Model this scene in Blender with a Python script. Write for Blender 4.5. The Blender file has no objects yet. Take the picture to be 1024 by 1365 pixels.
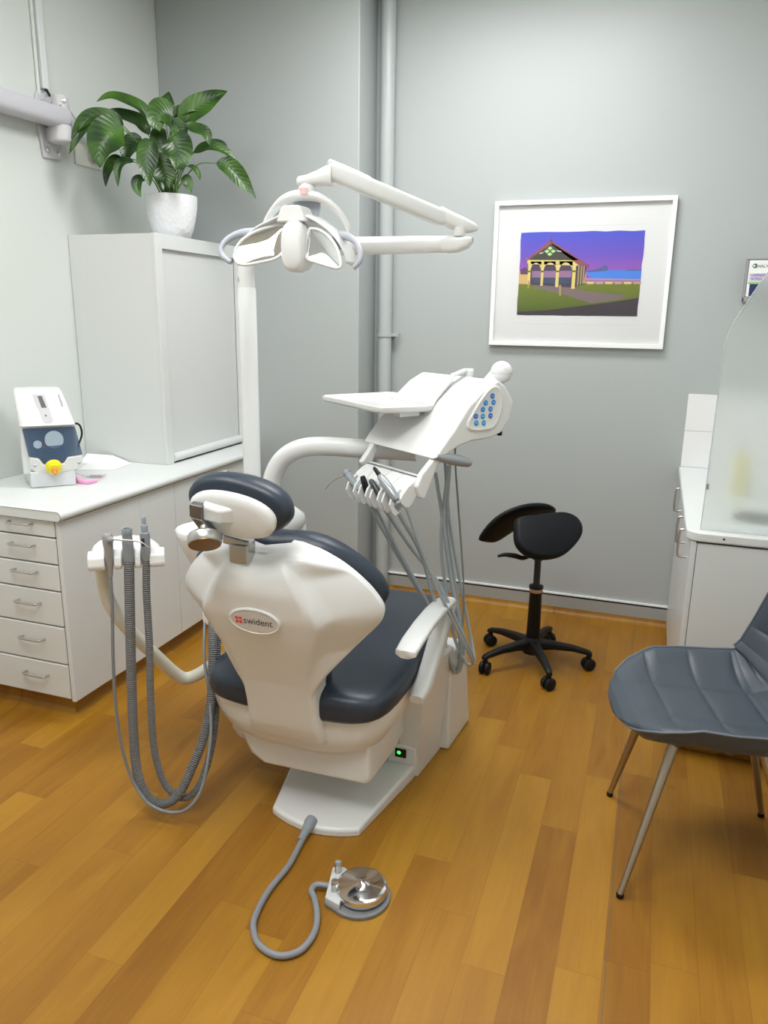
import bpy, bmesh, math, random
from mathutils import Vector, Matrix, noise
random.seed(7)
PI = math.pi
V = Vector
scn = bpy.context.scene
COL = scn.collection

# ------------------------------------------------------------------ camera
cam_d = bpy.data.cameras.new('camera')
cam_d.sensor_fit = 'VERTICAL'; cam_d.sensor_height = 36.0
cam_d.lens = 36.0*1016.38/1365.0
cam_d.clip_start = 0.02
cam = bpy.data.objects.new('camera', cam_d); COL.objects.link(cam)
YAW, PITCH, ROLL = 0.33505742, 0.25279498, 0.01348901
fw = V((-math.sin(YAW)*math.cos(PITCH), math.cos(YAW)*math.cos(PITCH), -math.sin(PITCH)))
rt = V((math.cos(YAW), math.sin(YAW), 0)); upv = rt.cross(fw)
r2 = rt*math.cos(ROLL)+upv*math.sin(ROLL); u2 = -rt*math.sin(ROLL)+upv*math.cos(ROLL)
cam.matrix_world = Matrix(((r2.x, u2.x, -fw.x, 0), (r2.y, u2.y, -fw.y, 0), (r2.z, u2.z, -fw.z, 1.65), (0, 0, 0, 1)))
scn.camera = cam

# ------------------------------------------------------------------ world, light, exposure
scn.view_settings.view_transform = 'Standard'
scn.view_settings.look = 'None'
scn.view_settings.exposure = 0.0
scn.view_settings.gamma = 1.0
wd = bpy.data.worlds.new('world'); scn.world = wd; wd.use_nodes = True
wd.node_tree.nodes['Background'].inputs[0].default_value = (0.9, 0.95, 1.0, 1)
wd.node_tree.nodes['Background'].inputs[1].default_value = 0.3
CEIL = 3.35
LIGHTS = [(-0.75, 3.05, 1.2, 0.6, 34), (-0.75, 0.60, 1.2, 1.2, 27), (-2.0, 1.4, 0.6, 1.2, 9)]
for (lx, ly, sx, sy, pw) in LIGHTS:
    ld = bpy.data.lights.new('ceiling_lamp_light', 'AREA'); ld.shape = 'RECTANGLE'
    ld.size = sx; ld.size_y = sy; ld.energy = pw; ld.color = (1.0, 1.0, 0.995)
    lo = bpy.data.objects.new('ceiling_lamp_light', ld); lo.location = (lx, ly, CEIL-0.06); COL.objects.link(lo)

# ------------------------------------------------------------------ materials
MATS = {}
def mat(name, col, rough=0.45, metal=0.0, coat=0.0, bump=None, trans=0.0, ior=1.45, spec=0.5, emit=None, alpha=1.0, sheen=0):
    if name in MATS: return MATS[name]
    m = bpy.data.materials.new(name); m.use_nodes = True
    nt = m.node_tree; b = nt.nodes['Principled BSDF']
    b.inputs['Base Color'].default_value = (*col, 1)
    b.inputs['Roughness'].default_value = rough
    b.inputs['Metallic'].default_value = metal
    b.inputs['Coat Weight'].default_value = coat
    b.inputs['Transmission Weight'].default_value = trans
    b.inputs['IOR'].default_value = ior
    b.inputs['Specular IOR Level'].default_value = spec
    b.inputs['Alpha'].default_value = alpha
    if emit:
        b.inputs['Emission Color'].default_value = (*emit[:3], 1); b.inputs['Emission Strength'].default_value = emit[3]
    # every material carries a faint procedural tone variation
    tc = nt.nodes.new('ShaderNodeTexCoord'); nz = nt.nodes.new('ShaderNodeTexNoise')
    nz.inputs['Scale'].default_value = 9.0 if not bump else bump[0]
    nz.inputs['Detail'].default_value = 3
    nt.links.new(tc.outputs['Object'], nz.inputs['Vector'])
    if bump:
        bp = nt.nodes.new('ShaderNodeBump'); bp.inputs['Strength'].default_value = bump[1]; bp.inputs['Distance'].default_value = 0.002
        nt.links.new(nz.outputs['Fac'], bp.inputs['Height']); nt.links.new(bp.outputs['Normal'], b.inputs['Normal'])
    else:
        mr = nt.nodes.new('ShaderNodeMapRange'); mr.inputs[3].default_value = max(0.015, rough-0.012); mr.inputs[4].default_value = rough+0.012
        nt.links.new(nz.outputs['Fac'], mr.inputs[0]); nt.links.new(mr.outputs[0], b.inputs['Roughness'])
    MATS[name] = m; return m

WHITE = mat('white_plastic', (0.74, 0.75, 0.745), 0.28)
WHITE2 = mat('white_painted_metal', (0.73, 0.75, 0.745), 0.24)
CREAM = mat('cream_painted_metal', (0.72, 0.71, 0.62), 0.35)
LAM = mat('white_laminate', (0.68, 0.70, 0.695), 0.30)
LAMEDGE = mat('laminate_edge_line', (0.10, 0.10, 0.10), 0.6)
TOPW = mat('worktop_laminate', (0.70, 0.725, 0.72), 0.3)
NAVY = mat('navy_vinyl', (0.026, 0.037, 0.056), 0.36, bump=(420, 0.12))
GREYVINYL = mat('grey_vinyl', (0.058, 0.073, 0.092), 0.42, bump=(500, 0.15))
BLACK = mat('black_vinyl', (0.005, 0.006, 0.008), 0.5, spec=.25)
BLACKP = mat('black_plastic', (0.006, 0.006, 0.007), 0.5, spec=.35)
CHROME = mat('chrome', (0.80, 0.80, 0.80), 0.08, metal=1.0)
STEEL = mat('brushed_steel', (0.55, 0.55, 0.54), 0.32, metal=1.0)
BRONZE = mat('bronze_legs', (0.42, 0.36, 0.29), 0.38, metal=1.0)
HOSE = mat('grey_hose', (0.22, 0.24, 0.255), 0.45)
HOSEL = mat('light_grey_hose', (0.36, 0.41, 0.44), 0.4)
GREYP = mat('grey_plastic', (0.27, 0.30, 0.33), 0.4)
LGREY = mat('pale_grey_plastic', (0.60, 0.61, 0.62), 0.4)
LILAC = mat('lilac_grey_handle', (0.40, 0.42, 0.47), 0.38)
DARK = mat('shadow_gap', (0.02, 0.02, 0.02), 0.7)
MIRROR = mat('mirror', (0.92, 0.92, 0.92), 0.015, metal=1.0)
WALLL = mat('wall_paint_off_white', (0.64, 0.675, 0.645), 0.5, bump=(160, 0.05))
WALLG = mat('wall_paint_grey', (0.415, 0.447, 0.447), 0.42, bump=(160, 0.05))
CEILM = mat('ceiling_paint', (0.82, 0.83, 0.82), 0.8)
TILE = mat('white_glazed_tile', (0.82, 0.82, 0.83), 0.15, coat=0.3)
YELLOW = mat('yellow_plastic', (0.85, 0.72, 0.02), 0.35)
ORANGE = mat('orange_plastic', (0.75, 0.27, 0.06), 0.4)
PINK = mat('pink_strap', (0.95, 0.42, 0.68), 0.4)
PAPER = mat('white_paper', (0.85, 0.86, 0.86), 0.7)
SOIL = mat('potting_soil', (0.03, 0.02, 0.014), 0.9, bump=(80, 0.8))
RED = mat('red_ink', (0.75, 0.05, 0.06), 0.5)
INK = mat('dark_ink', (0.03, 0.03, 0.05), 0.5)
BLUEW = mat('smoky_blue_window', (0.055, 0.10, 0.18), 0.12, alpha=0.62)
BLUEGREY = mat('blue_grey_canister', (0.34, 0.42, 0.50), 0.4)
BTN = mat('blue_button', (0.03, 0.17, 0.62), 0.35)
BTNL = mat('light_blue_button', (0.03, 0.33, 0.70), 0.35)
BTNT = mat('button_symbol', (0.45, 0.70, 0.95), 0.4)
GREENL = mat('green_indicator', (0.02, 0.5, 0.05), 0.3, emit=(0.05, 1.0, 0.1, 2.5))
def thinglass(name, tint, ior=1.45):
    m = bpy.data.materials.new(name); m.use_nodes = True; nt = m.node_tree
    tr = nt.nodes.new('ShaderNodeBsdfTransparent'); tr.inputs[0].default_value = (*tint, 1)
    gl = nt.nodes.new('ShaderNodeBsdfGlossy'); gl.inputs['Roughness'].default_value = 0.03
    fr = nt.nodes.new('ShaderNodeFresnel'); fr.inputs[0].default_value = ior
    mx = nt.nodes.new('ShaderNodeMixShader'); nt.links.new(fr.outputs[0], mx.inputs[0]); nt.links.new(tr.outputs[0], mx.inputs[1]); nt.links.new(gl.outputs[0], mx.inputs[2])
    nt.links.new(mx.outputs[0], nt.nodes['Material Output'].inputs['Surface']); return m
GLASS = thinglass('clear_acrylic', (0.93, 0.95, 0.945))
PICGLASS = thinglass('picture_glass', (0.99, 0.99, 0.99), 1.12)
LAMPW = mat('ceiling_lamp_diffuser', (0.95, 0.95, 0.95), 0.6, emit=(1, 1, 1, 7))
COPPER = mat('copper_ring', (0.55, 0.33, 0.25), 0.4, metal=0.5)
STEMM = mat('green_stem', (0.10, 0.20, 0.04), 0.5)

def frosted():
    m = bpy.data.materials.new('frosted_acrylic'); m.use_nodes = True
    nt = m.node_tree; b = nt.nodes['Principled BSDF']
    b.inputs['Base Color'].default_value = (0.90, 0.93, 0.92, 1)
    b.inputs['Roughness'].default_value = 0.58; b.inputs['Transmission Weight'].default_value = 1.0; b.inputs['IOR'].default_value = 1.08
    nz = nt.nodes.new('ShaderNodeTexNoise'); nz.inputs['Scale'].default_value = 300
    bp = nt.nodes.new('ShaderNodeBump'); bp.inputs['Strength'].default_value = 0.1
    nt.links.new(nz.outputs['Fac'], bp.inputs['Height']); nt.links.new(bp.outputs['Normal'], b.inputs['Normal'])
    df = nt.nodes.new('ShaderNodeBsdfDiffuse'); df.inputs[0].default_value = (0.72, 0.76, 0.75, 1)
    mx = nt.nodes.new('ShaderNodeMixShader'); mx.inputs[0].default_value = 0.24
    nt.links.new(b.outputs[0], mx.inputs[1]); nt.links.new(df.outputs[0], mx.inputs[2])
    nt.links.new(mx.outputs[0], nt.nodes['Material Output'].inputs['Surface'])
    return m
FROST = frosted()

def leafmat():
    m = bpy.data.materials.new('glossy_leaf'); m.use_nodes = True
    nt = m.node_tree; b = nt.nodes['Principled BSDF']
    b.inputs['Roughness'].default_value = 0.33
    uvn = nt.nodes.new('ShaderNodeUVMap')
    sp = nt.nodes.new('ShaderNodeSeparateXYZ'); nt.links.new(uvn.outputs[0], sp.inputs[0])
    geo = nt.nodes.new('ShaderNodeTexCoord'); nz = nt.nodes.new('ShaderNodeTexNoise'); nz.inputs['Scale'].default_value = 9
    nt.links.new(geo.outputs['Object'], nz.inputs['Vector'])
    cr = nt.nodes.new('ShaderNodeValToRGB')
    cr.color_ramp.elements[0].position = 0.35; cr.color_ramp.elements[0].color = (0.008, 0.036, 0.006, 1)
    cr.color_ramp.elements[1].position = 0.68; cr.color_ramp.elements[1].color = (0.050, 0.135, 0.008, 1)
    nt.links.new(nz.outputs['Fac'], cr.inputs[0]); nt.links.new(cr.outputs[0], b.inputs['Base Color'])
    # side veins from the leaf's own coordinates
    ab = nt.nodes.new('ShaderNodeMath'); ab.operation = 'ABSOLUTE'; nt.links.new(sp.outputs[0], ab.inputs[0])
    ml = nt.nodes.new('ShaderNodeMath'); ml.operation = 'MULTIPLY_ADD'; ml.inputs[1].default_value = -0.35
    nt.links.new(ab.outputs[0], ml.inputs[0]); nt.links.new(sp.outputs[1], ml.inputs[2])
    m2 = nt.nodes.new('ShaderNodeMath'); m2.operation = 'MULTIPLY'; m2.inputs[1].default_value = 75.0; nt.links.new(ml.outputs[0], m2.inputs[0])
    sn = nt.nodes.new('ShaderNodeMath'); sn.operation = 'SINE'; nt.links.new(m2.outputs[0], sn.inputs[0])
    bp = nt.nodes.new('ShaderNodeBump'); bp.inputs['Strength'].default_value = 0.16; bp.inputs['Distance'].default_value = 0.002
    nt.links.new(sn.outputs[0], bp.inputs['Height']); nt.links.new(bp.outputs['Normal'], b.inputs['Normal'])
    return m
LEAF = leafmat()

def woodmat():
    m = bpy.data.materials.new('timber_plank_vinyl'); m.use_nodes = True
    nt = m.node_tree; b = nt.nodes['Principled BSDF']; L = nt.links.new; N = nt.nodes.new
    def M(op, a, c=None, d=None):
        n = N('ShaderNodeMath'); n.operation = op
        for i, x in enumerate((a, c, d)):
            if x is None: continue
            if isinstance(x, (int, float)): n.inputs[i].default_value = x
            else: L(x, n.inputs[i])
        return n.outputs[0]
    tc = N('ShaderNodeTexCoord'); sp = N('ShaderNodeSeparateXYZ'); L(tc.outputs['Object'], sp.inputs[0])
    X, Y = sp.outputs[0], sp.outputs[1]
    W, LEN = 0.118, 0.92
    xs = M('DIVIDE', M('SUBTRACT', X, 0.018), W)
    i = M('FLOOR', xs); fx = M('FRACT', xs)
    wn = N('ShaderNodeTexWhiteNoise'); wn.noise_dimensions = '1D'; L(i, wn.inputs['W'])
    ys = M('ADD', M('DIVIDE', Y, LEN), M('MULTIPLY', wn.outputs['Value'], 7.0))
    j = M('FLOOR', ys); fy = M('FRACT', ys)
    cb = N('ShaderNodeCombineXYZ'); L(i, cb.inputs[0]); L(j, cb.inputs[1])
    w2 = N('ShaderNodeTexWhiteNoise'); w2.noise_dimensions = '2D'; L(cb.outputs[0], w2.inputs['Vector'])
    # broad cathedral grain
    gv = N('ShaderNodeCombineXYZ'); L(M('MULTIPLY', X, 9.0), gv.inputs[0]); L(M('MULTIPLY', Y, 1.5), gv.inputs[1]); L(M('MULTIPLY', w2.outputs['Value'], 37.0), gv.inputs[2])
    n1 = N('ShaderNodeTexNoise'); n1.inputs['Scale'].default_value = 1.0; n1.inputs['Detail'].default_value = 5; n1.inputs['Distortion'].default_value = 1.3; L(gv.outputs[0], n1.inputs['Vector'])
    gv2 = N('ShaderNodeCombineXYZ'); L(M('MULTIPLY', X, 120.0), gv2.inputs[0]); L(M('MULTIPLY', Y, 5.0), gv2.inputs[1]); L(M('MULTIPLY', w2.outputs['Value'], 11.0), gv2.inputs[2])
    n2 = N('ShaderNodeTexNoise'); n2.inputs['Scale'].default_value = 1.0; n2.inputs['Detail'].default_value = 3; L(gv2.outputs[0], n2.inputs['Vector'])
    tone = M('ADD', M('MULTIPLY', w2.outputs['Value'], 0.38), M('ADD', M('MULTIPLY', n1.outputs['Fac'], 0.55), M('MULTIPLY', n2.outputs['Fac'], 0.22)))
    cr = N('ShaderNodeValToRGB'); e = cr.color_ramp.elements
    e[0].position = 0.30; e[0].color = (0.235, 0.095, 0.009, 1)
    e[1].position = 0.90; e[1].color = (0.41, 0.210, 0.022, 1)
    md = e.new(0.58); md.color = (0.325, 0.150, 0.0145, 1)
    L(tone, cr.inputs[0])
    # plank seams
    sx = M('LESS_THAN', M('MINIMUM', fx, M('SUBTRACT', 1.0, fx)), 0.012)
    sy = M('LESS_THAN', M('MINIMUM', fy, M('SUBTRACT', 1.0, fy)), 0.0016)
    seam = M('MAXIMUM', sx, sy)
    mx = N('ShaderNodeMix'); mx.data_type = 'RGBA'; L(M('MULTIPLY', seam, 0.28), mx.inputs['Factor']); L(cr.outputs[0], mx.inputs['A']); mx.inputs['B'].default_value = (0.16, 0.06, 0.012, 1)
    # the welded sheet joint
    wj = M('LESS_THAN', M('ABSOLUTE', M('SUBTRACT', X, 0.026)), 0.0022)
    m2 = N('ShaderNodeMix'); m2.data_type = 'RGBA'; L(M('MULTIPLY', wj, 0.6), m2.inputs['Factor']); L(mx.outputs['Result'], m2.inputs['A']); m2.inputs['B'].default_value = (0.13, 0.10, 0.06, 1)
    # scattered dark knots
    vk = N('ShaderNodeTexVoronoi'); vk.inputs['Scale'].default_value = 2.2
    kv = N('ShaderNodeCombineXYZ'); L(M('MULTIPLY', X, 1.7), kv.inputs[0]); L(Y, kv.inputs[1]); L(kv.outputs[0], vk.inputs['Vector'])
    kd = M('ADD', vk.outputs['Distance'], M('MULTIPLY', n2.outputs['Fac'], 0.05))
    kn = N('ShaderNodeMapRange'); kn.inputs[1].default_value = 0.045; kn.inputs[2].default_value = 0.085; kn.inputs[3].default_value = 0.6; kn.inputs[4].default_value = 0.0; L(kd, kn.inputs[0])
    m3 = N('ShaderNodeMix'); m3.data_type = 'RGBA'; L(kn.outputs[0], m3.inputs['Factor']); L(m2.outputs['Result'], m3.inputs['A']); m3.inputs['B'].default_value = (0.14, 0.055, 0.014, 1)
    L(m3.outputs['Result'], b.inputs['Base Color'])
    b.inputs['Roughness'].default_value = 0.42; b.inputs['Specular IOR Level'].default_value = 0.32
    bp = N('ShaderNodeBump'); bp.inputs['Strength'].default_value = 0.12; bp.inputs['Distance'].default_value = 0.001
    L(n2.outputs['Fac'], bp.inputs['Height']); L(bp.outputs['Normal'], b.inputs['Normal'])
    return m
WOOD = woodmat()

def hosemat(name, col, pitch):
    m = bpy.data.materials.new(name); m.use_nodes = True
    nt = m.node_tree; b = nt.nodes['Principled BSDF']; b.inputs['Base Color'].default_value = (*col, 1); b.inputs['Roughness'].default_value = 0.5
    uvn = nt.nodes.new('ShaderNodeUVMap'); sp = nt.nodes.new('ShaderNodeSeparateXYZ'); nt.links.new(uvn.outputs[0], sp.inputs[0])
    ml = nt.nodes.new('ShaderNodeMath'); ml.operation = 'MULTIPLY'; ml.inputs[1].default_value = 2*PI/pitch; nt.links.new(sp.outputs[0], ml.inputs[0])
    sn = nt.nodes.new('ShaderNodeMath'); sn.operation = 'SINE'; nt.links.new(ml.outputs[0], sn.inputs[0])
    bp = nt.nodes.new('ShaderNodeBump'); bp.inputs['Strength'].default_value = 0.8; bp.inputs['Distance'].default_value = 0.003
    nt.links.new(sn.outputs[0], bp.inputs['Height']); nt.links.new(bp.outputs['Normal'], b.inputs['Normal'])
    return m
RIBBED = hosemat('ribbed_grey_hose', (0.20, 0.21, 0.22), 0.007)

def potmat():
    m = bpy.data.materials.new('dimpled_white_ceramic'); m.use_nodes = True
    nt = m.node_tree; b = nt.nodes['Principled BSDF']; b.inputs['Base Color'].default_value = (0.80, 0.82, 0.85, 1); b.inputs['Roughness'].default_value = 0.35
    tc = nt.nodes.new('ShaderNodeTexCoord'); vo = nt.nodes.new('ShaderNodeTexVoronoi'); vo.inputs['Scale'].default_value = 48
    nt.links.new(tc.outputs['Object'], vo.inputs['Vector'])
    bp = nt.nodes.new('ShaderNodeBump'); bp.inputs['Strength'].default_value = 0.35; bp.inputs['Distance'].default_value = 0.006
    nt.links.new(vo.outputs['Distance'], bp.inputs['Height']); nt.links.new(bp.outputs['Normal'], b.inputs['Normal'])
    return m
POTM = potmat()

def gradmat(name, axis, a, b_, c0, c1, c2=None, rough=0.5, noise_amt=0.0):
    """printed ink whose colour changes along one axis of the print"""
    m = bpy.data.materials.new(name); m.use_nodes = True
    nt = m.node_tree; b = nt.nodes['Principled BSDF']; b.inputs['Roughness'].default_value = rough
    tc = nt.nodes.new('ShaderNodeTexCoord'); sp = nt.nodes.new('ShaderNodeSeparateXYZ'); nt.links.new(tc.outputs['Object'], sp.inputs[0])
    mr = nt.nodes.new('ShaderNodeMapRange'); mr.inputs[1].default_value = a; mr.inputs[2].default_value = b_
    src = sp.outputs[axis]
    if noise_amt:
        nz = nt.nodes.new('ShaderNodeTexNoise'); nz.inputs['Scale'].default_value = 60; nt.links.new(tc.outputs['Object'], nz.inputs['Vector'])
        ad = nt.nodes.new('ShaderNodeMath'); ad.operation = 'MULTIPLY_ADD'; ad.inputs[1].default_value = noise_amt; nt.links.new(nz.outputs['Fac'], ad.inputs[0]); nt.links.new(src, ad.inputs[2]); src = ad.outputs[0]
    nt.links.new(src, mr.inputs[0])
    cr = nt.nodes.new('ShaderNodeValToRGB'); cr.color_ramp.elements[0].color = (*c0, 1); cr.color_ramp.elements[1].color = (*c1, 1)
    if c2: e = cr.color_ramp.elements.new(0.5); e.color = (*c2, 1)
    nt.links.new(mr.outputs[0], cr.inputs[0]); nt.links.new(cr.outputs[0], b.inputs['Base Color'])
    return m

# ------------------------------------------------------------------ mesh helpers
class MB:
    def __init__(s): s.v = []; s.f = []; s.uv = {}
    def add(s, verts, faces):
        o = len(s.v); s.v += [V(p) for p in verts]; s.f += [tuple(i+o for i in f) for f in faces]; return o
    def box(s, lo, hi):
        x0, y0, z0 = lo; x1, y1, z1 = hi
        s.add([(x0,y0,z0),(x1,y0,z0),(x1,y1,z0),(x0,y1,z0),(x0,y0,z1),(x1,y0,z1),(x1,y1,z1),(x0,y1,z1)],
              [(0,3,2,1),(4,5,6,7),(0,1,5,4),(1,2,6,5),(2,3,7,6),(3,0,4,7)]); return s
    def obox(s, c, ex, ey, ez):
        c = V(c); ex, ey, ez = V(ex), V(ey), V(ez); vs = []
        for k in (-1, 1):
            for (i, j) in ((-1,-1),(1,-1),(1,1),(-1,1)): vs.append(c+ex*i+ey*j+ez*k)
        s.add(vs, [(0,3,2,1),(4,5,6,7),(0,1,5,4),(1,2,6,5),(2,3,7,6),(3,0,4,7)]); return s
    def prism(s, poly, ext):
        """poly: 3D points of one face, extruded by vector ext"""
        n = len(poly); e = V(ext); a = [V(p) for p in poly]
        s.add(a+[p+e for p in a], [tuple(range(n))[::-1], tuple(range(n, 2*n))]+[(i, (i+1) % n, n+(i+1) % n, n+i) for i in range(n)]); return s
    def face(s, poly): s.add(poly, [tuple(range(len(poly)))]); return s
    def rings(s, rs, cap=True, closed=False):
        n = len(rs[0]); vs = [p for r in rs for p in r]; fs = []
        m = len(rs)
        for k in range(m if closed else m-1):
            a, b = k*n, ((k+1) % m)*n
            for i in range(n): fs.append((a+i, a+(i+1) % n, b+(i+1) % n, b+i))
        if cap and not closed:
            fs.append(tuple(range(n))[::-1]); fs.append(tuple((m-1)*n+i for i in range(n)))
        s.add(vs, fs); return s
    def tube(s, pts, r, n=12, cap=True, smooth=6, uv=True):
        pts = [V(p) for p in pts]
        if smooth and len(pts) > 2: pts = catmull(pts, smooth)
        rr = r if isinstance(r, (list, tuple)) else None
        tang = []
        for i in range(len(pts)):
            t = pts[min(i+1, len(pts)-1)]-pts[max(i-1, 0)]; tang.append(t.normalized())
        nrm = tang[0].orthogonal().normalized(); rs = []; dist = [0.0]
        for i in range(1, len(pts)): dist.append(dist[-1]+(pts[i]-pts[i-1]).length)
        for i, p in enumerate(pts):
            nrm = (nrm-tang[i]*nrm.dot(tang[i])).normalized(); bn = tang[i].cross(nrm)
            if rr:
                f = dist[i]/max(dist[-1], 1e-9)*(len(rr)-1); k = min(int(f), len(rr)-2); q = rr[k]+(rr[k+1]-rr[k])*(f-k)
            else: q = r
            rs.append([p+nrm*(q*math.cos(2*PI*a/n))+bn*(q*math.sin(2*PI*a/n)) for a in range(n)])
        o = len(s.v); s.rings(rs, cap)
        for i in range(len(rs)):
            for a in range(n): s.uv[o+i*n+a] = (dist[i], a/n)
        return s
    def lathe(s, prof, origin=(0,0,0), axis=(0,0,1), n=28, cap=True):
        ax = V(axis).normalized(); e1 = ax.orthogonal().normalized(); e2 = ax.cross(e1); o = V(origin)
        s.rings([[o+ax*h+e1*(r*math.cos(2*PI*k/n))+e2*(r*math.sin(2*PI*k/n)) for k in range(n)] for (r, h) in prof], cap); return s
    def ball(s, c, r, n=18, sc=(1,1,1), ax=None):
        c = V(c); e = ax or (V((1,0,0)), V((0,1,0)), V((0,0,1)))
        rs = []
        for i in range(1, n):
            t = PI*i/n-PI/2; z = math.sin(t); q = math.cos(t)
            rs.append([c+e[0]*(r*sc[0]*q*math.cos(2*PI*k/24))+e[1]*(r*sc[1]*q*math.sin(2*PI*k/24))+e[2]*(r*sc[2]*z) for k in range(24)])
        s.rings(rs); return s

def catmull(p, k):
    out = []
    for i in range(len(p)-1):
        p0 = p[i-1] if i else p[0]*2-p[1]; p1 = p[i]; p2 = p[i+1]; p3 = p[i+2] if i+2 < len(p) else p[-1]*2-p[-2]
        for j in range(k):
            t = j/k
            out.append(0.5*((2*p1)+(p2-p0)*t+(2*p0-5*p1+4*p2-p3)*t*t+(3*p1-p0-3*p2+p3)*t**3))
    out.append(p[-1]); return out

def sering(c, ex, ey, a, b, e=2.0, n=40, ylo=None):
    """superellipse ring; ylo squashes the lower half"""
    c, ex, ey = V(c), V(ex), V(ey); r = []
    for k in range(n):
        t = 2*PI*k/n; ct, st = math.cos(t), math.sin(t)
        x = math.copysign(abs(ct)**(2/e), ct)*a; y = math.copysign(abs(st)**(2/e), st)*b
        if ylo is not None and y < 0: y *= ylo
        r.append(c+ex*x+ey*y)
    return r

def interp(tab, t):
    if t <= tab[0][0]: return tab[0][1:]
    for (a, b) in zip(tab, tab[1:]):
        if t <= b[0]:
            f = (t-a[0])/(b[0]-a[0]); return tuple(x+(y-x)*f for x, y in zip(a[1:], b[1:]))
    return tab[-1][1:]

def rootmat(o):
    m = Matrix.Identity(4)
    while o: m = o.matrix_basis @ m; o = o.parent
    return m

def build(name, mb, m, parent=None, bevel=0, sub=0, smooth=True, angle=40, seg=3):
    me = bpy.data.meshes.new(name)
    inv = rootmat(parent).inverted() if parent else Matrix.Identity(4)
    me.from_pydata([inv @ p for p in mb.v], [], mb.f)
    bm = bmesh.new(); bm.from_mesh(me); bmesh.ops.recalc_face_normals(bm, faces=bm.faces)
    if mb.uv:
        bm.verts.index_update(); ul = bm.loops.layers.uv.new('UVMap')
        for f in bm.faces:
            for l in f.loops:
                if l.vert.index in mb.uv: l[ul].uv = mb.uv[l.vert.index]
    bm.to_mesh(me); bm.free()
    for mm in (m if isinstance(m, (list, tuple)) else [m]): me.materials.append(mm)
    if smooth:
        me.shade_smooth()
        if not sub and not bevel: me.set_sharp_from_angle(angle=math.radians(angle))
    o = bpy.data.objects.new(name, me); COL.objects.link(o)
    if parent: o.parent = parent
    if bevel:
        b = o.modifiers.new('bevel', 'BEVEL'); b.width = bevel; b.segments = seg; b.limit_method = 'ANGLE'; b.angle_limit = math.radians(28)
        b.harden_normals = True
    if sub:
        sm = o.modifiers.new('subsurf', 'SUBSURF'); sm.levels = sub; sm.render_levels = sub
    return o

def thing(name, label, cat, loc=(0,0,0), rotz=0, group=None):
    o = bpy.data.objects.new(name, None); COL.objects.link(o)
    o.empty_display_size = 0.05; o.location = loc; o.rotation_euler = (0, 0, rotz)
    return tag(o, label, cat, group)
def tag(o, label, cat, group=None):
    o['label'] = label; o['category'] = cat
    if group: o['group'] = group
    return o
def struct(name, mb, m, **k):
    o = build(name, mb, m, **k); o['kind'] = 'structure'; return o

def text(name, body, origin, ex, ey, height, m, parent, depth=0.0004, width=None, spacing=1.0):
    cu = bpy.data.curves.new('txt', 'FONT'); cu.body = body; cu.size = 1.0; cu.space_character = spacing; cu.extrude = 0
    to = bpy.data.objects.new('txt', cu); COL.objects.link(to)
    dg = bpy.context.evaluated_depsgraph_get(); me0 = bpy.data.meshes.new_from_object(to.evaluated_get(dg))
    vs = [v.co.copy() for v in me0.vertices]; fs = [tuple(p.vertices) for p in me0.polygons]
    COL.objects.unlink(to); bpy.data.objects.remove(to); bpy.data.curves.remove(cu); bpy.data.meshes.remove(me0)
    xs = [v.x for v in vs]; ys = [v.y for v in vs]; w0, w1, h1 = min(xs), max(xs), max(ys)
    sy = height/0.72; sx = sy if width is None else width/(w1-w0)
    ex, ey, o = V(ex), V(ey), V(origin)
    nn = ex.cross(ey).normalized()
    mb = MB(); mb.add([o+ex*((v.x-w0)*sx)+ey*(v.y*sy)+nn*depth for v in vs], fs)
    return build(name, mb, m, parent, smooth=False)

# ------------------------------------------------------------------ room shell
XL, XR, YB, YF = -2.775, 0.80, 4.235, -1.7
YN, XN = 4.035, -1.545
YE = 4.004
struct('floor', MB().box((XL-.1, YF-.1, -0.08), (XR+.1, YB+.1, 0)), WOOD, smooth=False)
struct('ceiling', MB().box((XL-.1, YF-.1, CEIL), (XR+.1, YB+.1, CEIL+.1)), CEILM, smooth=False)
struct('wall_left', MB().box((XL-.1, YF-.1, 0), (XL, YB+.1, CEIL)), WALLL, smooth=False)
struct('wall_back', MB().box((XN-.05, YB, 0), (XR+.1, YB+.1, CEIL)), WALLG, smooth=False)
struct('wall_back_left', MB().prism([(XL, YN, 0), (XN, 3.975, 0), (XN, YB+.1, 0), (XL, YB+.1, 0)], (0, 0, CEIL)), WALLG, bevel=0.006)
struct('wall_right', MB().box((XR, YF-.1, 0), (XR+.1, YB, CEIL)), WALLL, smooth=False)
struct('wall_front', MB().box((XL, YF-.1, 0), (XR, YF, CEIL)), WALLL, smooth=False)
# skirting: board, dark strip painted as the shadow line, bright capping strip
BASEM = mat('skirting_board', (0.36, 0.37, 0.36), 0.3)
struct('baseboard_back', MB().box((XN+.045, YB-.012, 0), (0.19, YB, 0.100)), BASEM, smooth=False)
struct('trim_1', MB().box((XN+.09, YB-.016, 0.112), (0.19, YB, 0.120)), mat('white_capping', (0.85, 0.86, 0.87), 0.3), smooth=False)
struct('trim_2', MB().box((XN+.09, YB-.006, 0.100), (0.19, YB, 0.112)), DARK, smooth=False)
cv = MB()
cv.prism([(XN+.05, YB-.012-0.035+0.035*math.sin(a)*1.0, 0.035-0.035*math.cos(a)) for a in [k*PI/10 for k in range(6)]]+[(XN+.05, YB-.012, 0)], (1.75, 0, 0))
struct('trim_3', cv, WOOD, angle=50)
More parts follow.
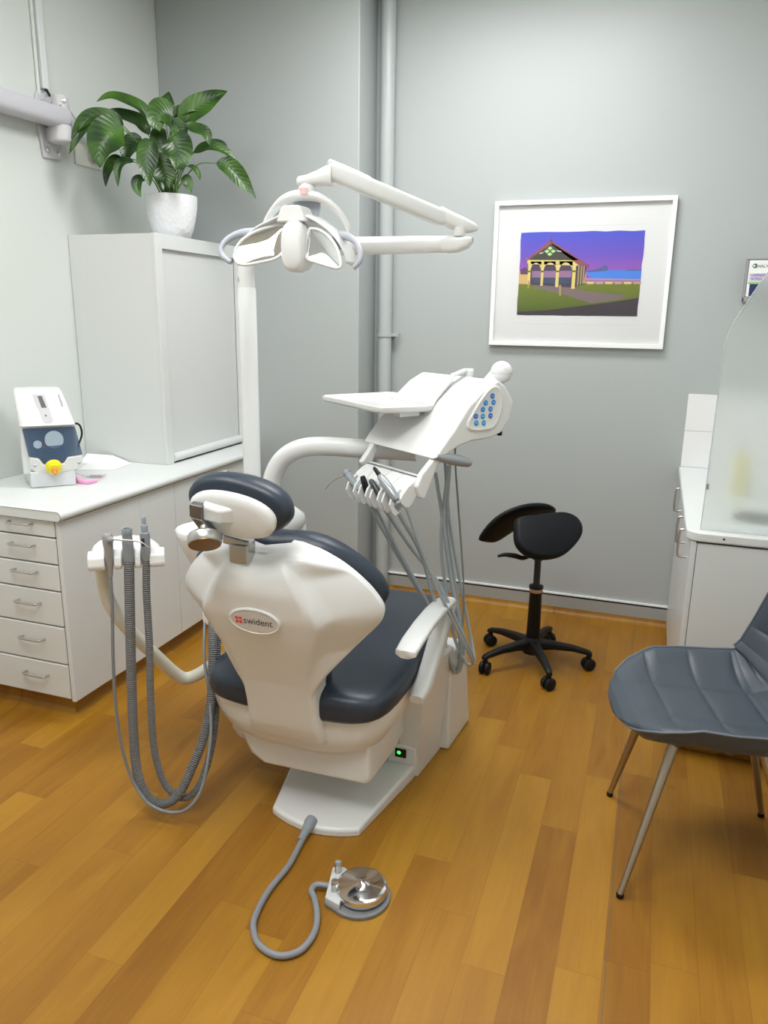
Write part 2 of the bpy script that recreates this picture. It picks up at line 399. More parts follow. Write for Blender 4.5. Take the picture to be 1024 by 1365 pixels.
# ceiling lamps (above the frame)
for i, (lx, ly, sx, sy, pw) in enumerate(LIGHTS):
    where = ['above the patient chair', 'above the room entrance', 'above the left side of the room'][i]
    t = thing('ceiling_light', 'white recessed fluorescent ceiling panel '+where, 'light', (lx, ly, CEIL-.05))
    build('frame', MB().box((lx-sx/2-.03, ly-sy/2-.03, CEIL-.03), (lx+sx/2+.03, ly+sy/2+.03, CEIL)), WHITE2, t, bevel=.004)
    build('diffuser', MB().box((lx-sx/2, ly-sy/2, CEIL-.038), (lx+sx/2, ly+sy/2, CEIL-.03)), LAMPW, t)

# ------------------------------------------------------------------ pipe in the corner
PX, PY = -1.468, YB-.046
t = thing('drain_pipe', 'grey painted vertical pipe running up the wall corner', 'pipe', (PX, PY, 0))
build('pipe', MB().tube([(PX, PY, 0), (PX, PY, CEIL)], .039, 24, smooth=0), mat('pipe_paint', (0.43, 0.465, 0.465), 0.35), t)
b = MB(); b.lathe([(.0395, 0), (.044, .001), (.044, .022), (.0395, .023)], (PX, PY, 1.53), n=24, cap=False)
b.box((PX+.04, PY-.012, 1.533), (PX+.088, PY+.012, 1.55)); b.box((PX+.03, PY, 1.533), (PX+.05, YB, 1.55))
b.lathe([(.008, 0), (.008, .03)], (PX+.075, PY-.02, 1.541), (0, 1, 0), 10)
build('pipe_clip', b, WALLG, t)

# ------------------------------------------------------------------ framed print on the wall
FX0, FX1, FZ0, FZ1 = -0.872, 0.024, 1.500, 2.231
t = thing('framed_picture', 'white framed colour print of a seaside pavilion on the grey wall', 'picture', ((FX0+FX1)/2, YB, FZ0))
y0 = YB-.034
fr = MB()
for (a, b_) in (((FX0, FZ0), (FX1, FZ0+.022)), ((FX0, FZ1-.022), (FX1, FZ1)), ((FX0, FZ0+.022), (FX0+.022, FZ1-.022)), ((FX1-.022, FZ0+.022), (FX1, FZ1-.022))):
    fr.box((a[0], y0, a[1]), (b_[0], YB-.002, b_[1]))
build('frame', fr, mat('frame_white', (0.86, 0.87, 0.87), 0.35), t, bevel=.0015)
build('mat_board', MB().box((FX0+.02, YB-.014, FZ0+.02), (FX1-.02, YB-.006, FZ1-.02)), mat('mat_board_white', (0.72, 0.73, 0.73), 0.6), t)
for z_ in (1.615, 2.103): build('mat_line', MB().box((-0.765, YB-.0146, z_), (-0.105, YB-.0138, z_+.0015)), LGREY, t)

PX0, PX1, PZ0, PZ1 = -0.730, -0.114, 1.660, 2.075
def P(u, v, d): return V((PX0+(PX1-PX0)*u, YB-.0145-d*.00025, PZ1-(PZ1-PZ0)*v))
pr = MB(); pm = []; pmi = []
def pp(pts, m, d):
    pr.face([P(u, v, d) for u, v in pts]); pm.append(m)
def ragged(pts, amp, k=10):
    out = []
    for (a, b_) in zip(pts, pts[1:]+pts[:1]):
        for i in range(k):
            f = i/k; out.append((a[0]+(b_[0]-a[0])*f+(random.uniform(-amp, amp) if i else 0)*.6, a[1]+(b_[1]-a[1])*f+(random.uniform(-amp, amp) if i else 0)))
    return out
SKY = gradmat('print_sky', 2, PZ0-FZ0+.20, PZ1-FZ0-.02, (0.33, 0.095, 0.42), (0.075, 0.085, 0.55), (0.15, 0.085, 0.50))
GRASS = gradmat('print_grass', 2, PZ0-FZ0, PZ0-FZ0+.2, (0.045, 0.085, 0.012), (0.16, 0.20, 0.025), noise_amt=.09)
def ink(n, c): return mat('print_'+n, c, 0.5)
pp(ragged([(0, 0), (1, 0), (1, 1), (0, 1)], .007), SKY, 1)
pp([(.0, .62), (1, .60), (.995, .88), (.72, .97), (0, .97)], GRASS, 2)
pp([(0, .46), (.12, .45), (.56, .47), (.56, .62), (0, .625)], ink('sand', (0.62, 0.42, 0.16)), 2)
pp([(.55, .49), (.62, .465), (.74, .455), (1, .45), (1, .56), (.62, .555)], ink('sea', (0.07, 0.23, 0.72)), 3)
pp([(.55, .47), (.62, .45), (.68, .42), (.71, .39), (.73, .41), (.735, .46), (.62, .475)], ink('headland', (0.09, 0.12, 0.30)), 4)
pp([(.88, .455), (.93, .45), (.945, .44), (.95, .45), (1, .447), (1, .46), (.88, .465)], ink('headland', (0, 0, 0)), 4)
pp([(.55, .545), (.62, .55), (1, .56), (1, .60), (.56, .60)], ink('beach', (0.44, 0.25, 0.42)), 4)
for k in range(6):
    u = .57+.075*k; pp([(u, .592), (u+.06, .592), (u+.06, .618), (u, .618)], ink('wall_block', (0.55, 0.33, 0.30)) if k % 2 else ink('wall_block_light', (0.70, 0.55, 0.22)), 5)
pp([(.55, .575), (1, .583), (1, .588), (.55, .58)], ink('rail', (0.10, 0.06, 0.10)), 6)
pp([(.16, .63), (.46, .66), (.56, .70), (.90, .75), (.86, .80), (.62, .85), (.40, .75), (.12, .66)], ink('path', (0.20, 0.15, 0.15)), 3)
pp([(0, .96), (.25, .94), (.55, .88), (.80, .83), (.995, .78), (.995, 1), (0, 1)], ink('road', (0.055, 0.045, 0.055)), 4)
pp([(.01, .50), (.01, .44), (.05, .41), (.10, .46), (.14, .46), (.14, .50)], ink('trees', (0.13, 0.06, 0.13)), 4)
# pavilion: dark inside, yellow arcade, roof
pp([(.075, .36), (.50, .36), (.56, .42), (.545, .62), (.46, .66), (.085, .62)], ink('pavilion_shade', (0.075, 0.05, 0.10)), 6)
pp([(.11, .46), (.44, .46), (.44, .54), (.11, .54)], ink('far_view', (0.30, 0.17, 0.30)), 7)
pp([(.11, .55), (.44, .55), (.42, .61), (.13, .60)], ink('benches', (0.05, 0.08, 0.13)), 8)
def arch(u0, u1, vt, vs, m, d):
    w = (u1-u0)/2; c = (u0+u1)/2; top = [(u0-.01, vt), (u1+.01, vt)]
    arc = [(c+w*math.cos(a), vs-(vs-vt-.015)*math.sin(a)) for a in [k*PI/12 for k in range(13)]]
    for k in range(12):
        (a, b_), (c_, d_) = arc[k], arc[k+1]; pp([(a, vt), (a, b_), (c_, d_), (c_, vt)], m, d)
YEL = ink('arcade_yellow', (0.72, 0.60, 0.20)); YELD = ink('arcade_yellow_side', (0.42, 0.32, 0.13))
for (u0, u1) in ((.095, .185), (.205, .315), (.335, .445)): arch(u0, u1, .345, .475, YEL, 9)
pp([(.055, .31), (.49, .33), (.50, .40), (.07, .375)], YEL, 9)
for (u0, u1, vb) in ((.075, .098, .625), (.187, .208, .64), (.312, .338, .655), (.447, .475, .675)):
    pp([(u0, .36), (u1, .36), (u1, vb), (u0, vb)], YEL, 10)
    pp([(u0-.006, .455), (u1+.006, .455), (u1+.006, .475), (u0-.006, .475)], ink('capital', (0.14, 0.14, 0.05)), 11)
for u0 in (.493, .515, .535): pp([(u0, .40), (u0+.011, .40), (u0+.011, .63-.5*(u0-.493)), (u0, .64-.5*(u0-.493))], YELD, 10)
pp([(.25, .095), (.585, .40), (.555, .41), (.50, .40), (.25, .13)], ink('roof_edge', (0.28, 0.09, 0.10)), 11)
pp([(.25, .12), (.495, .335), (.06, .325)], ink('gable', (0.055, 0.06, 0.045)), 11)
pp([(.25, .09), (.265, .10), (.265, .13), (.055, .345), (.035, .345)], ink('roof_edge', (0, 0, 0)), 12)
pp([(.247, .05), (.254, .05), (.254, .11), (.247, .11)], ink('roof_edge', (0, 0, 0)), 12)
LG = ink('gable_light', (0.45, 0.68, 0.30))
for (u, v) in ((.25, .19), (.225, .225), (.277, .225), (.25, .26)): pp([(u, v-.022), (u+.022, v), (u, v+.022), (u-.022, v)], LG, 12)
pp([(.165, .245), (.195, .235), (.195, .245), (.165, .255)], ink('mark_white', (0.8, 0.8, 0.7)), 12); pp([(.305, .215), (.345, .225), (.345, .235), (.305, .225)], ink('mark_white', (0, 0, 0)), 12)
pp([(.305, .345), (.335, .347), (.335, .385), (.305, .383)], ink('plaque', (0.60, 0.50, 0.30)), 12)
pp([(.345, .63), (.362, .63), (.366, .76), (.352, .76)], YELD, 12)
pp([(.08, .58), (.092, .58), (.092, .67), (.08, .67)], YELD, 12)
o = None
mats_u = []; idx = []
for m in pm:
    if m not in mats_u: mats_u.append(m)
    idx.append(mats_u.index(m))
o = build('print', pr, mats_u, t, smooth=False)
for p_, i in zip(o.data.polygons, idx): p_.material_index = i
build('caption', MB().box((-0.45, YB-.0147, 1.645), (-0.40, YB-.0140, 1.648)), LGREY, t)
cpt = MB(); cpt.tube([(-.145, YB-.0147, 1.636), (-.137, YB-.0147, 1.645), (-.132, YB-.0147, 1.636), (-.122, YB-.0147, 1.642), (-.112, YB-.0147, 1.639)], .0008, 5)
build('signature', cpt, LGREY, t)
build('glazing', MB().box((FX0+.02, YB-.022, FZ0+.02), (FX1-.02, YB-.0205, FZ1-.02)), PICGLASS, t)
# MARK:LEFT

# ------------------------------------------------------------------ left side: tall cupboard, drawers, base cabinet, worktop
FXL = -2.118   # front plane of the base units
def bow_handle(name, a, b_, out, r, parent, m=STEEL):
    a, b_, out = V(a), V(b_), V(out)
    d = (b_-a)*.12
    pts = [a, a+out*.75, a+out+d, b_+out-d, b_+out*.75, b_]
    return build(name, MB().tube(pts, r, 10, smooth=5), m, parent)
cab = thing('tall_cupboard', 'tall white cupboard with roller shutter standing on the left worktop', 'cupboard', (-2.52, 3.6, .902))
cx1 = -2.272
build('side_panel', MB().box((XL+.002, 3.207, .902), (cx1-.02, 3.226, 2.008)), LAM, cab, bevel=.002)
fp = MB(); fp.box((cx1-.02, 3.205, .902), (cx1, 3.262, 2.010))
build('front_stile', fp, LAM, cab, bevel=.003)
build('top_panel', MB().box((XL+.002, 3.226, 1.99), (cx1-.02, YE, 2.008)), LAM, cab, bevel=.002)
build('header_panel', MB().box((cx1-.02, 3.262, 1.942), (cx1, YE, 2.010)), LAM, cab, bevel=.003)
build('end_stile', MB().box((cx1-.02, 3.952, .902), (cx1, YE, 1.942)), LAM, cab, bevel=.003)
sh = MB(); sh.box((cx1-.034, 3.262, .95), (cx1-.02, 3.95, 1.942))
for k in range(24): sh.box((cx1-.0205, 3.264, .96+k*.041), (cx1-.0195, 3.948, .998+k*.041))
sho = build('roller_shutter', sh, LAM, cab, smooth=False)
build('shutter_rail', MB().tube([(cx1-.012, 3.264, .93), (cx1-.012, 3.95, .93)], .022, 14, smooth=0), LAM, sho)
build('bottom_gap', MB().box((cx1-.03, 3.264, .9015), (cx1-.006, 3.95, .909)), DARK, cab)

du = thing('drawer_unit', 'white drawer cabinet at the left edge with six steel bow handles', 'drawers', (-2.44, 2.5, 0))
DY = 2.262
dz = [.868, .790, .680, .568, .417, .253, .098]
build('carcass', MB().box((XL+.002, DY+.021, .098), (FXL-.020, 2.762, .862)), LAM, du)
sp = MB(); sp.prism([(FXL-.019, DY+.002, .092), (FXL-.003, DY+.002, .092), (FXL, DY+.006, .092), (FXL, 2.762, .092), (FXL-.019, 2.762, .092)], (0, 0, .772))
build('side_panel', sp, LAM, du, bevel=.002)
for i in range(6):
    zt, zb = dz[i]-.002, dz[i+1]+.003
    d = build('drawer', MB().box((XL+.01, DY, zb), (FXL-.022, DY+.02, zt)), LAM, du, bevel=.005)
    zh = (zt+zb)/2+(.018 if i else .012)
    bow_handle('handle', (-2.355, DY, zh), (-2.245, DY, zh), (0, -.028, 0), .0045, d)
    build('gap_line', MB().box((XL+.01, DY+.016, zb-.004), (FXL-.020, DY+.0205, zb+.001)), DARK, d, smooth=False)
build('side_gap', MB().box((FXL-.0222, DY+.004, .098), (FXL-.0186, DY+.0215, .862)), DARK, du, smooth=False)
bc = thing('base_cabinet', 'long white base cabinet with flush doors behind the suction hoses', 'cabinet', (-2.44, 3.3, 0))
build('carcass', MB().prism([(XL+.002, 2.764, .098), (FXL-.020, 2.764, .098), (FXL-.020, 3.80, .098), (-2.30, YE, .098), (XL+.002, YE, .098)], (0, 0, .764)), LAM, bc)
for (a, b_) in ((2.764, 3.026), (3.029, 3.524), (3.527, 3.81)):
    build('door', MB().box((FXL-.019, a, .092), (FXL, b_, .862)), LAM, bc, bevel=.003)
# vinyl-covered plinth
pl = MB().prism([(XL+.001, DY+.055, 0), (FXL-.055, DY+.055, 0), (FXL-.055, 3.76, 0), (-2.36, YE, 0), (XL+.001, YE, 0)], (0, 0, .097))
for k in range(4):
    r0 = .05*(1-math.sin(k*PI/8)); h = .05*(1-math.cos(k*PI/8)); r1 = .05*(1-math.sin((k+1)*PI/8)); h1 = .05*(1-math.cos((k+1)*PI/8))
    pl.add([(XL+.001, DY+.055-r0, h), (FXL-.055+r0, DY+.055-r0, h), (FXL-.055+r0, 3.76, h), (XL+.001, DY+.055-r1, h1), (FXL-.055+r1, DY+.055-r1, h1), (FXL-.055+r1, 3.76, h1)], [(0, 1, 4, 3), (1, 2, 5, 4)])
struct('trim_4', pl, WOOD, angle=60)
# worktop with bullnose front
T0, T1 = .864, .902
prof = [(XL+.002, T0), (-2.118, T0)]
prof += [(-2.112+.019*math.sin(a), (T0+T1)/2-.019*math.cos(a)) for a in [k*PI/10 for k in range(11)]]
prof += [(XL+.002, T1)]
wt = thing('worktop', 'white laminate worktop with rounded front edge along the left wall', 'worktop', (-2.44, 3.0, T0))
w = MB()
ra = [V((x, DY-.012, z)) for x, z in prof]; rb = [V((x, 3.80, z)) for x, z in prof]; rc = [V((min(x, -2.29), YE, z)) for x, z in prof]
w.rings([ra, rb, rc]); build('top', w, TOPW, wt, angle=35)
el = MB(); pts = [V((x, DY-.0125, z)) for x, z in prof[1:-1]]
el.tube([(XL+.01, DY-.0125, T1-.001)]+[p+V((-.0008, 0, 0)) for p in pts[::-1]]+[(XL+.01, DY-.0125, T0+.001)], .0009, 5, smooth=0)
build('edge_line', el, LAMEDGE, wt)
build('underside_gap', MB().box((FXL-.012, 2.29, T0-.004), (FXL+.004, 3.80, T0)), DARK, wt, smooth=False)

# ------------------------------------------------------------------ handpiece care machine
A = V((-2.50, 2.540, .903)); UU = V((.725, .689, 0)); DD = V((-.689, .725, 0)); ZZ = V((0, 0, 1))
def Q(u, d, z): return A+UU*u+DD*d+ZZ*z
t = thing('handpiece_care_machine', 'white handpiece lubricating machine with smoky blue window and yellow nozzle', 'machine', Q(.09, .12, 0))
build('drip_tray', MB().prism([Q(-.004, 0, 0), Q(.178, .004, 0), Q(.178, .03, .11), Q(-.004, .03, .11)][:2]+[Q(.185, .22, 0), Q(-.03, .22, 0)], ZZ*.07), mat('translucent_tray', (0.62, 0.65, 0.68), 0.15, coat=.4), t, bevel=.006)
body = MB()
def bring(z, u0, u1, d0, d1, r=.02):
    pts = []
    for (cu, cd, a0) in ((u0+r, d0+r, PI), (u1-r, d0+r, 1.5*PI), (u1-r, d1-r, 0), (u0+r, d1-r, .5*PI)):
        for k in range(5):
            a = a0+k*PI/8; pts.append(Q(cu+r*math.cos(a), cd+r*math.sin(a), z))
    return pts
body.rings([bring(.055, -.030, .190, .045, .24), bring(.14, -.030, .200, .050, .245), bring(.262, -.028, .196, .030, .25), bring(.268, -.027, .196, .008, .25), bring(.34, -.033, .176, .040, .25), bring(.395, -.037, .158, .085, .25), bring(.410, -.036, .150, .115, .245), bring(.415, -.030, .140, .135, .235)])
build('housing', body, WHITE, t, angle=30)
ws = MB().prism([Q(-.016, .022, .256), Q(.194, .022, .256), Q(.214, .008, .134), Q(.150, -.006, .130), Q(.132, -.008, .105), Q(.085, -.010, .097), Q(.055, -.008, .105), Q(.040, -.004, .132), Q(-.002, .006, .138)], DD*.004)
win = build('window', ws, BLUEW, t, smooth=False)
inn = MB(); inn.lathe([(.036, 0), (.038, .004), (.038, .02)], Q(.105, .026, .205), -DD, 26); inn.lathe([(.017, 0), (.017, .02)], Q(.038, .024, .188), -DD, 18)
build('canisters', inn, BLUEGREY, t)
bars = MB()
for (z, u0, u1) in ((.172, .05, .14), (.16, .05, .16), (.148, .02, .165)): bars.prism([Q(u0, .016, z), Q(u1, .016, z), Q(u1, .016, z+.005), Q(u0, .016, z+.005)], -DD*.004)
build('injector_bars', bars, STEEL, t, smooth=False)
build('red_clip', MB().prism([Q(.055, .018, .180), Q(.125, .018, .183), Q(.125, .018, .190), Q(.055, .018, .187)], -DD*.005), RED, t, smooth=False)
lw = MB().prism([Q(.0, .004, .134), Q(.038, -.006, .129), Q(.052, -.010, .103), Q(.085, -.013, .093), Q(.135, -.010, .103), Q(.152, -.008, .128), Q(.214, .004, .131), Q(.212, .006, .092), Q(.190, .004, .070), Q(.085, -.006, .058), Q(.02, .002, .068), Q(.0, .004, .085)], DD*.05)
build('front_cover', lw, WHITE, t, bevel=.004)
nz = MB(); ndir = (-DD*.8-ZZ*.45+UU*.05).normalized()
nz.lathe([(.028, 0), (.033, .004), (.033, .018), (.030, .022), (.026, .024), (.026, .034), (.018, .036)], Q(.092, -.006, .098), ndir, 26)
no = build('nozzle_ring', nz, YELLOW, t)
tip = MB(); tip.lathe([(.013, 0), (.012, .012), (.008, .014), (.006, .03), (.002, .031)], Q(.092, -.006, .098)+ndir*.034, ndir, 16); build('nozzle_tip', tip, ORANGE, no)
for u in (.02, .196):
    build('screw', MB().lathe([(.006, 0), (.007, .002), (.004, .004)], Q(u, .003-(.006 if u < .1 else 0), .098), -DD, 14), STEEL, t)
f0 = lambda u, z, o=.003: Q(u, (.008+(z-.268)*.444 if z < .34 else .040+(z-.34)*.818)-o, z)
def strip(rows, o):
    mb = MB(); n = len(rows)
    mb.rings([[f0(a_, z_, o), f0(b_, z_, o), f0(b_, z_, -.004), f0(a_, z_, -.004)] for z_, a_, b_ in rows]); return mb
so = build('control_strip', strip([(.276, .078, .098), (.282, .070, .106), (.29, .068, .108), (.34, .054, .098), (.3402, .050, .096), (.394, .036, .084)], .0025), mat('silver_strip', (0.50, 0.51, 0.53), 0.35), t, smooth=False)
build('display_slot', strip([(.341, .068, .088), (.388, .056, .073)], .0035), mat('slot_brown', (0.10, 0.085, 0.08), 0.3), so, smooth=False)
build('button_symbol', strip([(.306, .079, .085), (.312, .078, .084)], .0032), INK, so, smooth=False)
text('lettering', 'assistina', f0(.137, .392)-DD*.003, (V(f0(.153, .315))-V(f0(.137, .392))).normalized(), (UU*.95+ZZ*.2).normalized(), .012, mat('grey_lettering', (0.2, 0.21, 0.23), 0.5), t, width=.062)
build('power_cord', MB().tube([Q(.190, .10, .262), Q(.215, .08, .255), Q(.222, .08, .215), Q(.208, .10, .17), Q(.2, .13, .14)], .0045, 8), BLACKP, t)

# papers and bib strap on the worktop
def sheet(pts, h, z=.9028):
    mb = MB(); n = len(pts)
    mb.prism([(x, y, z) for x, y in pts], (0, 0, h)); return mb
tag(build('paper_sheet', sheet([(-2.60, 2.93), (-2.44, 3.00), (-2.47, 3.185), (-2.70, 3.17)], .0012), PAPER, smooth=False), 'flat white paper sheet on the worktop beside the white lubricating machine', 'paper')
pf = MB(); pf.add([(-2.70, 3.06, .9045), (-2.50, 3.19, .9045), (-2.60, 3.197, .930), (-2.72, 3.15, .938), (-2.70, 3.062, .9062), (-2.50, 3.192, .9062), (-2.60, 3.199, .9317), (-2.72, 3.152, .9397)], [(0, 1, 2, 3), (4, 7, 6, 5), (0, 4, 5, 1), (1, 5, 6, 2), (2, 6, 7, 3), (3, 7, 4, 0)])
tag(build('paper_leaflet', pf, PAPER, smooth=False), 'folded white paper leaning up against the tall cupboard side', 'paper')
bs = thing('bib_strap', 'pink bib strap with a metal clip on the left worktop', 'strap', (-2.42, 2.76, .903))
path = catmull([V(p) for p in [(-2.535, 2.80, .935), (-2.50, 2.74, .915), (-2.41, 2.695, .906), (-2.335, 2.685, .9065), (-2.325, 2.74, .906)]], 8)
sb = MB(); n = len(path); sb.add([p+V((0, 0, -.0015)) for p in path]+[p+V((0, 0, .010+.016*math.sin(PI*i/(n-1)))) for i, p in enumerate(path)], [(i, i+1, n+i+1, n+i) for i in range(n-1)])
so = build('band', sb, PINK, bs); sm = so.modifiers.new('solid', 'SOLIDIFY'); sm.thickness = .002
build('cord', MB().tube([(-2.325, 2.74, .912), (-2.36, 2.80, .908), (-2.45, 2.82, .907), (-2.53, 2.815, .92)], .0018, 6), PINK, bs)
cl = MB(); cl.obox((-2.40, 2.825, .9105), (.022, .012, 0), (-.004, .007, 0), (0, 0, .005)); cl.obox((-2.372, 2.838, .912), (.014, .004, .004), (-.003, .010, 0), (0, 0, .002)); cl.tube([(-2.42, 2.81, .91), (-2.435, 2.805, .91)], .003, 8)
build('clip', cl, STEEL, bs, bevel=.001)

# ------------------------------------------------------------------ wall arm, conduit, outlet
t = thing('wall_mounted_arm', 'grey horizontal x-ray arm on a bracket on the left wall', 'arm', (XL, 3.14, 2.34))
pl = MB().prism([(XL, 3.085, 2.335), (XL, 3.20, 2.341), (XL, 3.21, 2.42), (XL, 3.215, 2.60), (XL, 3.19, 2.618), (XL, 3.075, 2.612), (XL, 3.060, 2.57), (XL, 3.066, 2.46)], (.014, 0, 0))
ARMG = mat('arm_grey', (0.56, 0.56, 0.58), 0.4); 
build('wall_plate', pl, ARMG, t, bevel=.005)
hx, hy = XL+.078, 3.135
h = MB(); h.lathe([(.050, 2.402), (.056, 2.41), (.056, 2.470), (.052, 2.474)], (hx, hy, 0), n=28); h.box((XL+.01, hy-.03, 2.41), (hx, hy+.03, 2.465))
build('hinge', h, ARMG, t, bevel=.003)
c = MB(); c.lathe([(.038, 2.545), (.038, 2.598), (.034, 2.604), (.032, 2.604)], (hx, hy+.008, 0), n=26); c.box((XL+.01, hy-.02, 2.55), (hx, hy+.03, 2.595)); co = build('hinge_cap', c, ARMG, t, bevel=.002)
build('screw', MB().lathe([(.011, 0), (.011, .006), (.006, .008)], (hx+.032, hy-.005, 2.577), (.85, -.5, 0), 14), STEEL, co)
for (yy, zz) in ((3.108, 2.372), (3.178, 2.368)): build('screw', MB().lathe([(.011, 0), (.012, .006), (.006, .010)], (XL+.014, yy, zz), (1, 0, 0), 12), CHROME, t)
build('screw', MB().lathe([(.010, 0), (.010, .006), (.005, .008)], (XL+.014, 3.093, 2.572), (1, 0, 0), 12), CHROME, t)
bm_ = MB()
bsec = lambda y, z: sering((hx, y, z), V((1, 0, 0)), V((0, 0, 1)), .050, .044, 3.2, 28)
bm_.rings([bsec(hy+.020, 2.509), bsec(hy+.012, 2.509)] + [bsec(hy-.05-.25*k, 2.508-.006*k) for k in range(5)])
build('beam', bm_, mat('arm_lilac_grey', (0.53, 0.53, 0.575), 0.35), t, angle=50)
t2 = thing('cable_conduit', 'white cable trunking running up the left wall above the x-ray arm', 'conduit', (XL, 3.12, 2.62))
build('trunking', MB().box((XL, 3.110, 2.632), (XL+.022, 3.146, CEIL)), WHITE2, t2, bevel=.002)
build('tube', MB().tube([(XL+.008, 3.092, 2.60), (XL+.008, 3.096, CEIL)], .008, 10, smooth=0), WALLL, t2)
build('black_cable', MB().tube([(XL+.012, 3.128, 2.64), (XL+.035, 3.132, 2.60), (hx-.01, 3.11, 2.555)], .006, 8), BLACKP, t2)
po = thing('power_outlet', 'white double power outlet on the left wall behind the plant', 'power outlet', (XL, 3.40, 2.39))
build('faceplate', MB().box((XL, 3.300, 2.345), (XL+.012, 3.50, 2.445)), mat('outlet_cream', (0.72, 0.72, 0.66), 0.4), po, bevel=.004)
so_ = MB(); so_.lathe([(.034, 0), (.034, .006)], (XL+.012, 3.418, 2.395), (1, 0, 0), 24); build('socket', so_, mat('outlet_grey', (0.55, 0.56, 0.53), 0.4), po)
pc = thing('plug_cable', 'white power cable hanging from the x-ray arm to the grey plug', 'cable', (XL+.03, 3.43, 2.39))
build('plug', MB().lathe([(.020, 0), (.022, .01), (.018, .025), (.010, .04)], (XL+.0185, 3.425, 2.392), (.9, .4, 0), 18), GREYP, pc)
build('cable', MB().tube([(XL+.05, 3.44, 2.392), (XL+.055, 3.43, 2.43), (XL+.05, 3.38, 2.475), (XL+.06, 3.30, 2.505), (XL+.075, 3.22, 2.548), (hx+.012, 3.165, 2.563), (hx+.03, 3.10, 2.558)], .0052, 8), WHITE, pc)

# ------------------------------------------------------------------ potted plant on the cupboard
PC = V((-2.358, 3.482, 2.0105))
t = thing('potted_plant', 'leafy green peace lily in a white dimpled pot on the tall cupboard', 'plant', PC)
po = MB(); po.lathe([(.078, 0), (.086, .002), (.102, .04), (.116, .09), (.125, .14), (.128, .185), (.128, .197), (.122, .198), (.120, .182), (.0005, .176)], PC, n=40)
build('pot', po, POTM, t, angle=60)
build('soil', MB().lathe([(.111, .183), (.08, .19), (.03, .193), (.0005, .194)], PC, n=24), SOIL, t)
RX = V((.83, .558, 0)); TC = V((.558, -.83, 0))
def PL(x, y, d): return PC+RX*((x-575)*(.00099 if x > 575 else .00084))+V((0, 0, .198-(y-595)*.00088))+TC*(d*.001)
leaves = [
 ([(480,240),(430,165),(300,125),(205,160)], 62, 60, 0), ([(470,290),(420,225),(320,205),(242,185)], 75, 20, 0),
 ([(340,270),(260,250),(140,280),(45,430)], 85, 110, 1), ([(345,300),(290,320),(215,400),(208,500)], 135, 170, 1),
 ([(610,205),(570,205),(520,240),(535,300)], 115, 130, 1), ([(568,215),(565,170),(580,120),(592,68)], 82, 10, 1),
 ([(650,250),(690,170),(780,105),(868,58)], 95, 60, 1), ([(600,200),(640,165),(700,155),(772,168)], 58, 40, 0),
 ([(655,255),(700,262),(755,290),(772,348)], 62, 110, 0), ([(695,375),(760,340),(850,365),(928,438)], 58, 60, 0),
 ([(800,422),(860,440),(930,520),(988,602)], 78, 80, 1), ([(585,330),(605,360),(622,430),(600,502)], 125, 200, 1),
 ([(520,400),(535,450),(550,520),(572,588)], 105, 150, 1), ([(500,350),(470,400),(455,500),(466,582)], 85, 180, 1),
 ([(430,320),(390,345),(350,395),(338,455)], 85, 90, 0), ([(385,455),(340,455),(300,500),(292,588)], 45, 150, 0),
 ([(440,545),(412,545),(395,590),(412,638)], 50, 170, 0), ([(628,525),(645,535),(662,565),(668,608)], 48, 180, 0),
 ([(660,440),(690,455),(710,480),(718,518)], 32, 60, 0), ([(320,420),(270,440),(235,500),(220,578)], 48, 60, 0),
 ([(590,240),(615,260),(640,300),(645,345)], 72, 120, 0), ([(770,290),(810,298),(845,320),(858,358)], 40, -20, 0),
 ([(470,300),(440,330),(420,350),(400,420)], 60, -40, 0), ([(560,260),(530,300),(520,350),(530,420)], 70, 60, 0),
 ([(330,280),(250,235),(170,250),(95,325)], 60, 110, 0), ([(480,350),(450,380),(430,420),(440,480)], 60, -20, 0), ([(640,300),(650,350),(640,400),(625,460)], 55, -10, 0)]
fo = MB(); st = MB()
for li, (bz, w, d, up) in enumerate(leaves):
    pts = catmull([PL(x, y, d+(8*k)) for k, (x, y) in enumerate(bz)], 6)
    n = len(pts); w *= .00118
    facing = (TC*.75+V((0, 0, .62))+RX*random.uniform(-.25, .25)).normalized()
    if up: facing = (TC*.95+V((0, 0, .25))+RX*random.uniform(-.2, .2)).normalized()
    row0 = None
    for i, p in enumerate(pts):
        s_ = i/(n-1); tg = (pts[min(i+1, n-1)]-pts[max(i-1, 0)]).normalized()
        side = tg.cross(facing).normalized(); nn = side.cross(tg).normalized()
        hw = w*.5*max(.012, (math.sin(PI*min(1, s_**.82))**.75)*(1 if s_ < .55 else 1-.25*(s_-.55)/.45))
        ids = []
        for k in range(-3, 4):
            q = k/3; wv = .06*w*math.sin(s_*9+li)*abs(q)
            vv = p+side*(hw*q)-nn*(-hw*.32*abs(q)**1.3+.0)+nn*wv
            if vv.x < XL+.012: vv.x = XL+.012+.02*(vv.x-XL-.012)/(1+abs(vv.x-XL))
            fo.v.append(vv); ids.append(len(fo.v)-1); fo.uv[ids[-1]] = (q*.5, s_)
        if row0: 
            for k in range(6): fo.f.append((row0[k], row0[k+1], ids[k+1], ids[k]))
        row0 = ids
    base = PC+V((0, 0, .19))+RX*random.uniform(-.04, .04)+TC*random.uniform(-.04, .05)
    top = pts[0]; mid = base.lerp(top, .55)+V((0, 0, .03+.12*abs((top-base).dot(RX))))
    st.tube([base, mid, top+(pts[1]-pts[0])*.3], [.0042, .003, .0022], 7)
fol = build('foliage', fo, LEAF, t); fol.modifiers.new('subsurf', 'SUBSURF').render_levels = 1
build('stems', st, STEMM, t)

